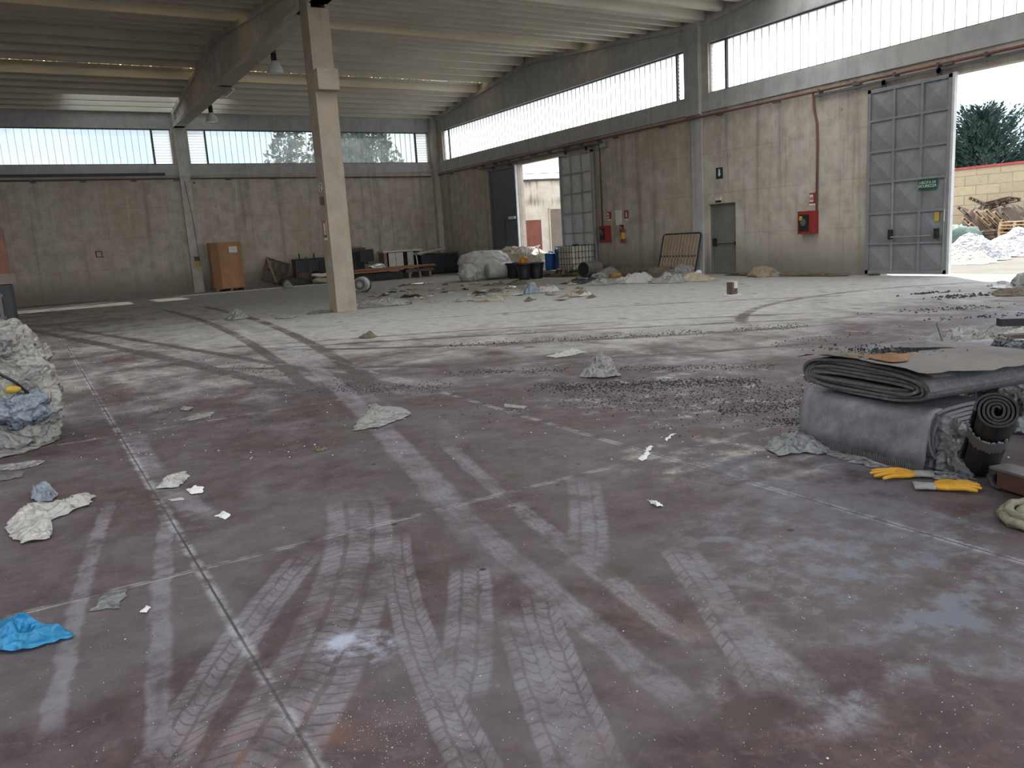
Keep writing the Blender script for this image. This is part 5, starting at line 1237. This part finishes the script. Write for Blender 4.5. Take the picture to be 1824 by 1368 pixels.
# things beyond the belts at the right edge
p = fl(1808, 735); heap('dark_sack', 'dark blue-black plastic sack bulging at the right edge behind the rubber roll', 'sack', (p.x+.25, p.y+.05, 0), (.42, .40, .52), m_film_k, 7, .35, 1.8, 5, .15)
p = fl(1818, 770); heap('plastic_film', 'crumpled bluish plastic film at the right edge below the dark sack', 'plastic', (p.x+.22, p.y, .06), (.22, .22, .30), m_film_c, 13, .7, 2.6, 5, .3)
p = fl(1748, 690); heap('dark_belt', 'dark folded belt lying behind the folded grey belts', 'belt', (p.x+.55, p.y+.1, 0), (.55, .42, .34), m_belt, 8, .25, 1.4, 5, 0, .7, rz=.3)
p = fl(1735, 668); crumple('rubble_strip', 'low strip of dark rubble on the floor behind the folded belts', 'rubble', (1700, 655, 1824, 690), .4, m_rubble, 61, far=.9)
flat('plastic_sheet', 'crumpled whitish plastic sheet spread on the floor beyond the folded belts', 'plastic sheet', [(1632, 628), (1650, 606), (1690, 600), (1740, 604), (1800, 592), (1850, 592), (1850, 612), (1780, 628), (1720, 634), (1660, 632)], .30, m_film_g, 71, 9, 20, 80)
flat('plastic_sheet', 'second whitish plastic sheet bunched up at the right edge beyond the folded belts', 'plastic sheet', [(1770, 610), (1790, 588), (1824, 584), (1870, 586), (1870, 606), (1800, 616)], .34, m_film_w, 73, 8, 16, 64)
flat('rust_scrap', 'small orange rusty scrap at the left tip of the plastic sheet', 'scrap', [(1630, 632), (1648, 622), (1668, 630), (1650, 638)], .10, simple('rusty_orange', (.34, .15, .06), (.22, .09, .04), .8, 7), 5)
for i, (xa, ya, xb, yb, z, w, th, lab) in enumerate(((1762, 640, 1860, 636, .05, .12, .09, 'long dark timber lying lowest at the right edge'), (1782, 628, 1860, 624, .16, .14, .08, 'dark timber in the middle at the right edge'), (1776, 614, 1860, 612, .27, .14, .09, 'black timber topmost of the three at the right edge'))):
    p, q = fl(xa, ya), fl(xb, yb); b = B(); L_ = (q-p).length; c = (p+q)/2; d = (q-p).normalized(); b.bar(-d*L_/2, d*L_/2, w, th); o = b.out('timber', (m_belt_in, m_wood_dk, m_black)[i], bevel=.004); o.location = (c.x, c.y, z); tag(o, lab, 'timber', 'timbers at the right edge')
bs = B(); p, q = fl(1770, 640), fl(1850, 626); bs.box(-.10, .10, -.25, .25, 0, .0); bs.bm.clear(); bs.box(-.09, .09, -.30, .30, .0, .105); o = bs.out('timber', m_wood_dk); c = fl(1815, 634); o.location = (c.x, c.y, 0); o.rotation_euler = (0, 0, .5); tag(o, 'short crosswise timber under the three timbers at the right edge', 'timber')
b = B(); p = fl(1668, 607); q1 = at(1695, 650, 2, .12)
b.tube([p+V((0, 0, .22)), (p*.6+q1*.4)+V((0, 0, .12)), q1, q1+V((-.08, -.1, -.1))], .012, 6); tag(b.out('bent_wire', m_black), 'bent black wire sticking up behind the folded belts', 'wire')
# gloves
def glove(label, loc, rz, flip=1, curl=.0):
    t = thing('work_glove', label, 'glove', loc, rz, 'ochre work gloves')
    b = B(); b.blob((0, 0, .016), (.050, .042, .017), 3, .10, 2, 3)
    F = [(-.034, .098, .62), (-.012, .114, .22), (.011, .110, -.16), (.033, .090, -.60)]
    for x, L_, a in F:
        p0_ = V((.035, x*flip*1.05, .016)); d = V((math.cos(a*.6), -math.sin(a)*flip*.5, 0)); b.tube([p0_-d*.02, p0_+d*L_*.45+V((0, 0, .006)), p0_+d*L_*.82+V((0, 0, .002)), p0_+d*L_], [.0115, .0105, .0095, .006], 8)
    b.tube([V((-.02, -.030*flip, .015)), V((.015, -.060*flip, .016)), V((.05, -.075*flip, .013)), V((.062, -.078*flip, .012))], [.016, .014, .012, .006], 8)
    o = b.out('glove_body', m_glove, t, smooth=True); r = o.modifiers.new('merge', 'REMESH'); r.mode = 'VOXEL'; r.voxel_size = .0026; r.use_smooth_shade = True
    b = B(); b.tube([(-.035, 0, .015), (-.07, 0, .016), (-.115, .004, .012)], [.036, .034, .040], 12)
    for v in b.bm.verts: v.co.z = .014+(v.co.z-.014)*.38
    o = b.out('knit_cuff', m_cuff, t, smooth=True); o['label'] = 'grey knitted cuff'
    return t
g1, g2 = fl(1612, 850), fl(1680, 872)
va_px = (fl(1600, 860)-fl(1500, 860)).normalized(); angx = math.atan2(va_px.y, va_px.x)
glove('ochre work glove lying against the foot of the folded belts, fingers to the left', (g1.x, g1.y, 0), angx+PI+.10, 1).scale = (1.35, 1.35, 1.35)
glove('ochre work glove lying out on the floor, fingers to the right', (g2.x, g2.y, 0), angx-.08, -1).scale = (1.35, 1.35, 1.35)
# timber block with a rounded metal end
p, q = fl(1782, 868), fl(1900, 905); d = (q-p).normalized(); L_ = 1.0; nrm = V((-d.y, d.x, 0))
t = thing('bracketed_timber', 'reddish timber with a grey metal end bracket at the right edge near the gloves', 'timber', tuple(p))
b = B(); b.bar(d*.03+V((0, 0, .07)), d*L_+V((0, 0, .07)), .13, .10); b.out('timber', simple('red_stained_wood', (.12, .055, .042), (.075, .038, .03), .7, 5), t)
b = B(); b.bar(d*-.02+V((0, 0, .127)), d*L_+V((0, 0, .127)), .14, .014); b.out('grey_top_plate', m_belt_dust, t)
b = B(); b.tube([d*.02-nrm*.05+V((0, 0, .12)), d*-.03-nrm*.05+V((0, 0, .07)), d*.0-nrm*.05+V((0, 0, .02)), d*.05-nrm*.05+V((0, 0, .015))], .018, 8); b.tube([d*.02+nrm*.05+V((0, 0, .12)), d*-.03+nrm*.05+V((0, 0, .07)), d*.02+nrm*.05+V((0, 0, .02))], .018, 8); b.ob(d*-.015+V((0, 0, .075)), (.03, .12, .10), M((d, nrm, V((0, 0, 1)))).transposed()); b.out('metal_bracket', m_dkmetal, t)
# coil of old rope at the right edge
p = fl(1775, 935); t = thing('rope_coil', 'coil of old frayed rope at the right edge of the foreground', 'rope', (p.x+.22, p.y-.10, 0))
for k, (r1, r2, z, ph) in enumerate(((.20, .15, .028, 0), (.185, .13, .055, .8), (.21, .16, .03, 2.2), (.12, .08, .04, 1))):
    b = B(); pts = [(r1*math.cos(i*.26+ph)*(1+.06*math.sin(i*1.3+k)), r2*math.sin(i*.26+ph)*(1+.06*math.cos(i*1.7+k)), z+.006*math.sin(i*2.1)) for i in range(25)]
    b.tube(pts, .024, 8); 
    for v in b.bm.verts: v.co += V((1, 1, .5))*.006*noise.noise(v.co*60)
    b.out('rope_loop', m_rope, t, smooth=True)

# ------------------------------------------------------------------ on the left
p = fl(62, 796); ang = math.atan2((p-CAM).y, (p-CAM).x)
rt = V((math.sin(ang), -math.cos(ang), 0)); fwd = V((math.cos(ang), math.sin(ang), 0)); c = p - rt*.42 + fwd*.50
t = thing('plastic_bale', 'big strapped bale of dirty white plastic film at the left edge', 'bale', (c.x, c.y, 0), ang-PI/2)
b = B(); b.blob((0, 0, .52), (.60, .52, .54), 11, .34, 2.6, 6, True, .30, .55)
for v in b.bm.verts:
    k = noise.noise(V((v.co.x*7, v.co.y*7, v.co.z*1.5)))*.045+noise.noise(v.co*16)*.022; v.co += V((v.co.x, v.co.y, 0)).normalized()*k if abs(v.co.x)+abs(v.co.y) > .01 else V((0, 0, 0))
    v.co.x -= .10*max(0, v.co.z-.55); v.co.z = max(v.co.z, .003)
b.out('film_mass', m_bale, t, smooth=True) if 'm_bale' in globals() else b.out('film_mass', m_film_g, t, smooth=True)
b = B(); b.tube([(-.32, -.50, 1.08), (-.05, -.56, 1.02), (.14, -.60, .80), (.36, -.62, .62), (.50, -.52, .42)], .012, 6); b.out('strap', m_black, t)
b = B(); b.blob((.36, -.50, .36), (.22, .14, .15), 5, .6, 2.5, 4, False, .3); o = b.out('blue_film_lump', m_film_b, t, smooth=True); o['label'] = 'pale blue film bulging from the bale'
b = B(); b.blob((.33, -.60, .56), (.06, .03, .035), 6, .3, 2, 3, False); o = b.out('yellow_patch', m_yellow, t, smooth=True); o['label'] = 'yellow patch'
b = B(); b.blob((.20, -.40, .96), (.17, .18, .15), 8, .5, 2.3, 5, False, .2); o = b.out('top_lump', m_film_g, t, smooth=True)
b = B(); b.blob((-.30, -.50, .62), (.24, .16, .42), 9, .35, 1.8, 5, False, .1); o = b.out('white_bag', m_film_w, t, smooth=True); o['label'] = 'smoother white bag on the left of the bale'
flat('plastic_sheet', 'flattened white plastic sheet squeezed out under the strapped bale', 'plastic sheet', [(-40, 800), (0, 770), (70, 768), (112, 778), (100, 788), (40, 808), (0, 818), (-40, 822)], .10, m_film_g, 81, 8, 16, 70)
flat('plastic_strip', 'thin grey plastic strip on the floor just below the strapped bale', 'plastic strip', [(-20, 832), (40, 824), (82, 821), (70, 830), (30, 838), (-20, 840)], .03, m_film_g, 82)
flat('plastic_strip', 'dark narrow strip below the thin grey plastic strip at the left edge', 'plastic strip', [(-10, 852), (30, 846), (44, 842), (40, 850), (0, 858)], .03, m_belt_in, 83)
# crates standing behind the bale
c = p - rt*.25 + fwd*1.35
t = thing('black_crate', 'black plastic crate with grey ribs stacked behind the bale at the left edge', 'crate', (c.x, c.y, 1.02), ang-PI/2)
B().box(-.40, .30, -.4, .4, 0, .44).out('crate_body', m_black, t, bevel=.03)
b = B()
for z in (.10, .32): b.box(-.4, .20, -.425, -.4, z, z+.03)
for x in (-.3, -.05, .17): b.box(x-.015, x+.015, -.425, -.4, .10, .40)
b.out('crate_ribs', m_rail, t)
t = thing('pallet', 'old pallet stack hidden behind the bale carrying the black crate', 'pallet', (c.x, c.y, 0), ang-PI/2)
for k in range(7): B().box(-.42, .30, -.42, .42, k*.145, k*.145+.03).out('deck_board', m_wood_dk, t); B().box(-.36, .24, -.40, .40, k*.145+.03, k*.145+.145).out('block_row', m_wood_dk, t)
t = thing('rusty_red_crate', 'rusty red crate on top of the black crate at the left edge', 'crate', (c.x, c.y, 1.46), ang-PI/2)
B().box(-.5, .30, -.36, .36, .0, .58).out('crate_body', simple('rusty_red_sheet', (.15, .062, .042), (.085, .045, .036), .8, 6), t, bevel=.05)
B().box(-.5, .33, -.39, .39, .0, .10).out('bottom_rim', simple('pinkish_rim', (.14, .11, .10), (.10, .08, .075), .8, 6), t)

# ------------------------------------------------------------------ litter on the open floor
flat('plastic_sheet', 'large torn grey-white plastic sheet on the floor at the left, below the bale', 'plastic sheet', [(4, 942), (30, 918), (55, 898), (100, 896), (150, 880), (172, 884), (160, 900), (120, 916), (78, 934), (100, 950), (90, 962), (40, 970)], .085, m_film_w, 91, 9, 20, 90, .012)
flat('blue_film', 'pale blue-grey film scrap standing up behind the large torn plastic sheet', 'film', [(54, 890), (60, 878), (80, 874), (106, 882), (95, 892), (70, 896)], .10, m_film_b, 92, 5)
flat('plastic_bag', 'bright blue plastic bag lying at the left edge of the foreground', 'plastic bag', [(-40, 1128), (0, 1108), (40, 1112), (90, 1120), (140, 1134), (90, 1150), (30, 1164), (-40, 1166)], .12, m_film_blue, 93, 4.5, 20, 80, .008)
flat('clear_tape', 'ribbed clear plastic scrap on the floor right of the blue bag', 'scrap', [(160, 1091), (178, 1066), (208, 1054), (226, 1050), (212, 1084)], .012, m_film_c, 94, 8)
flat('paper_scrap', 'folded white paper scrap on the floor right of the large torn sheet', 'paper', [(276, 872), (296, 852), (330, 840), (338, 850), (318, 870)], .06, m_film_w, 95, 6)
flat('paper_ball', 'small crumpled white paper ball right of the folded paper scrap', 'paper', [(332, 874), (346, 866), (364, 870), (360, 880), (340, 882)], .04, m_sign_w, 96, 5)
flat('paper_strip', 'short white strip below the folded paper scrap', 'paper', [(302, 890), (326, 886), (328, 891), (304, 894)], .008, m_film_w, 97)
flat('paper_scrap', 'small white scrap alone on the floor below the crumpled paper ball', 'paper', [(384, 920), (398, 913), (410, 918), (402, 926)], .02, m_sign_w, 98)
flat('paper_scrap', 'small white chip beside the ribbed clear scrap', 'paper', [(252, 1090), (262, 1080), (270, 1082), (262, 1092)], .015, m_sign_w, 99)
flat('plastic_sheet', 'torn grey plastic sheet with a pale fold in the middle of the floor', 'plastic sheet', [(628, 768), (640, 748), (655, 738), (655, 724), (670, 720), (700, 734), (736, 736), (722, 746), (700, 752), (680, 762)], .085, m_film_g, 101, 7, 18, 80)
crumple('plastic_bag', 'crumpled clear plastic bag standing in the middle of the floor tracks', 'plastic bag', (1034, 630, 1104, 674), .85, m_film_g, 102, None, .25, 7, .5, 22, 72)
flat('plastic_sheet', 'flat white sheet scrap on the floor behind the crumpled clear bag', 'plastic sheet', [(974, 636), (1010, 630), (1020, 622), (1046, 628), (1020, 634), (990, 638)], .06, m_film_w, 103)
crumple('litter_clump', 'small brownish clump of litter on a dark floor track', 'litter', (638, 590, 674, 603), .7, m_soil, 104, far=.6)
crumple('plastic_bag', 'pale crumpled bag on the floor left of the column', 'plastic bag', (402, 546, 444, 570), .8, m_film_g, 105, far=.9)
crumple('plastic_scrap', 'flat grey plastic scrap between the pale bag and the column', 'plastic', (488, 552, 532, 568), .5, m_film_g, 106, far=.9)
flat('plastic_strip', 'twisted white strip lying near the floor joint at right of centre', 'strip', [(1138, 820), (1148, 804), (1158, 794), (1162, 797), (1156, 810), (1146, 822)], .02, m_sign_w, 107)
flat('plastic_strip', 'thin white sliver above the twisted white strip', 'strip', [(1184, 782), (1196, 774), (1203, 772), (1198, 779), (1186, 786)], .012, m_sign_w, 108)
flat('foil_scrap', 'small crumpled white foil scrap in front of the twisted strip', 'foil', [(1152, 892), (1170, 894), (1182, 904), (1168, 903)], .03, m_sign_w, 109)
flat('plastic_strip', 'long pale strip lying along the joint left of centre', 'strip', [(898, 720), (940, 724), (934, 729), (900, 726)], .012, m_film_g, 110)
crumple('litter_clump', 'small pale clump on the floor left of the torn grey sheet', 'litter', (322, 718, 344, 732), .6, m_film_g, 111, far=.4)
crumple('litter_clump', 'small grey-brown clump below left of the torn grey sheet', 'litter', (558, 792, 584, 804), .5, m_soil, 112, far=.3)
crumple('litter_clump', 'small pale clump on the far floor tracks right of the column', 'litter', (934, 585, 956, 594), .6, m_film_g, 113, far=.5)
flat('plastic_strip', 'pale dusty streak of film on the floor left of centre', 'strip', [(320, 748), (350, 738), (382, 734), (376, 742), (340, 750)], .01, m_film_g, 114)
crumple('plastic_heap', 'dirty plastic heap by the edge of the sunlit floor at the right gate', 'plastic', (1768, 508, 1830, 528), .55, m_soil, 115, rag=.4, freq=8, far=1.2, rings=18, n=60)
crumple('plastic_heap', 'whitish plastic heap in the sunlight behind the dirty one at the right gate', 'plastic', (1764, 497, 1824, 514), .5, m_film_w, 116, rag=.4, freq=8, far=1.2, rings=18, n=60)
heap('grey_sack', 'grey sack at the right edge just inside the gate', 'sack', tuple(fl(1836, 510)), (.32, .32, .30), m_film_g, 33, .3)
crumple('dark_board', 'charred dark board scrap in the straw-coloured dirt right of the column', 'board', (711, 518, 752, 530), .6, m_black, 117, far=.5)
crumple('plastic_heap', 'blue-grey and white plastic litter in front of the black buckets', 'plastic', (926, 497, 960, 524), .85, m_film_b, 118, rag=.4, far=.8, rings=18, n=60)
crumple('plastic_heap', 'shiny white plastic litter right of the blue-grey one', 'plastic', (955, 504, 995, 521), .75, m_film_sun2 if 'm_film_sun2' in globals() else m_film_w, 119, rag=.45, far=.8, rings=18, n=60)
crumple('plastic_heap', 'beige flattened litter left of the blue-grey plastic', 'litter', (880, 510, 930, 526), .55, m_film_y, 120, rag=.45, far=.9, rings=16, n=60)
crumple('plastic_heap', 'crumpled foil and paper below the wrapped bundle', 'litter', (892, 504, 920, 514), .6, m_foil, 121, rag=.45, far=.8)
crumple('rotten_board', 'dark rotten board heap in front of the left black bucket', 'board', (900, 494, 940, 508), .6, m_soil, 122, far=.7)
crumple('plastic_heap', 'small pale torn litter at the near edge of the dirt patch', 'litter', (866, 522, 900, 536), .55, m_film_y, 123, rag=.45, far=.7)
for k, (xa, ya, xb, yb) in enumerate(((978, 486, 1010, 500), (985, 500, 1003, 486), (990, 496, 1015, 489))):
    p, q = fl(xa, ya), fl(xb, yb)
    b = B(); d = (q-p); d.z = 0; L_ = min(d.length, 1.4); d.normalize(); b.bar(-d*L_/2+V((0, 0, .0)), d*L_/2+V((0, 0, .22)), .09, .04); o = b.out('wood_offcut', m_wood); o.location = (-1.9+.2*k, Y(992+6*k, -1.9, .1), .10+.06*k); tag(o, ('pale wood offcut leaning at the left before the caged tank', 'pale wood offcut crossed over the others before the caged tank', 'pale wood offcut nearest the caged tank')[k], 'wood', 'wood offcuts before the caged tank')

# scattered pieces in the dirt patch: countable, but nothing tells them apart
rnd = random.Random(12); protos = []
for k, m in enumerate((m_film_w, m_film_y, m_wood, m_soil, m_black, m_film_g)):
    b = B(); b.sheet(ell((0, 0), .16, .09, 0, 200+k, 26, .4), .06, 200+k, 7, 6); o = b.out('debris_scrap', m, smooth=True); protos.append(o)
    tag(o, 'small torn scrap in the scatter on the straw-coloured dirt before the far gateway', 'scrap', 'scraps on the dirt before the far gateway')
for i in range(110):
    px, py = rnd.uniform(630, 1060), 0
    py = 506+rnd.random()*34 - (px-630)*.010
    if px < 720 and py > 532: continue
    q = fl(px, py); src = protos[i % 6]
    o = src if i < 6 else src.copy()
    if i >= 6: COL.objects.link(o)
    s = rnd.uniform(.5, 1.9); o.location = (q.x, q.y, 0); o.rotation_euler = (0, 0, rnd.uniform(0, 6)); o.scale = (s, s*rnd.uniform(.5, 1), s*rnd.uniform(.5, 1.2))

# crumbs along the tracks and pale grit in the foreground: past counting
def grit(name, label, cat, pts, mat, seed):
    rnd = random.Random(seed); b = B()
    for x, y, s in pts:
        h = s*rnd.uniform(.4, .9); a = rnd.uniform(0, 6); P = [V((x+s*rnd.uniform(.6, 1)*math.cos(a+k*2*PI/4), y+s*rnd.uniform(.6, 1)*math.sin(a+k*2*PI/4), .0)) for k in range(4)]; top = V((x, y, h))
        for k in range(4): b.face([P[k], P[(k+1) % 4], top])
    return tag(b.out(name, mat), label, cat, kind='stuff')
rnd = random.Random(5); pts = []
def band(pa, pb, n, w, s0, s1):
    for _ in range(n):
        f = rnd.random(); g_ = rnd.gauss(0, w)
        px, py = pa[0]+(pb[0]-pa[0])*f, pa[1]+(pb[1]-pa[1])*f; q = fl(px, py); c = noise.noise(V((q.x*1.3, q.y*1.3, 4)))
        if c < -.12: continue
        d = fl(px+8, py+(pb[1]-pa[1])/(pb[0]-pa[0])*8)-q; nn = V((-d.y, d.x, 0)).normalized(); q += nn*g_
        pts.append((q.x, q.y, rnd.uniform(s0, s1)))
band((800, 664), (1440, 651), 700, .10, .006, .018); band((560, 693), (1000, 688), 800, .16, .006, .016); band((990, 690), (1450, 676), 1300, .14, .007, .02)
band((1000, 712), (1450, 700), 900, .30, .006, .016); band((800, 725), (1430, 740), 500, .45, .005, .014); band((1280, 735), (1440, 720), 400, .12, .006, .016)
band((330, 640), (620, 690), 350, .25, .006, .016); band((800, 616), (1440, 580), 700, .16, .008, .02); band((1380, 600), (1760, 640), 500, .5, .008, .02)
band((1640, 522), (1740, 530), 260, .35, .02, .05); band((1660, 545), (1790, 565), 300, .5, .015, .035); band((60, 700), (700, 760), 260, .8, .005, .012); band((1400, 745), (1440, 770), 260, .10, .006, .016)
grit('rubber_crumbs', 'dark rubber crumbs strewn in bands across the floor tracks', 'crumbs', pts, m_crumb, 6)
pts = []
for _ in range(900):
    px, py = rnd.uniform(0, 1824), 800+568*rnd.random()**.8; q = fl(px, py); pts.append((q.x, q.y, rnd.uniform(.0010, .0034)*(1.9 if rnd.random() < .08 else 1)))
for _ in range(260):
    px, py = rnd.gauss(690, 60), rnd.gauss(1290, 40); q = fl(px, py); pts.append((q.x, q.y, rnd.uniform(.0008, .0026)))
for _ in range(500):
    px, py = rnd.uniform(0, 1824), rnd.uniform(560, 820); q = fl(px, py); pts.append((q.x, q.y, rnd.uniform(.004, .012)))
grit('pale_grit', 'pale grit and specks scattered over the dark floor', 'grit', pts, m_speck, 7)
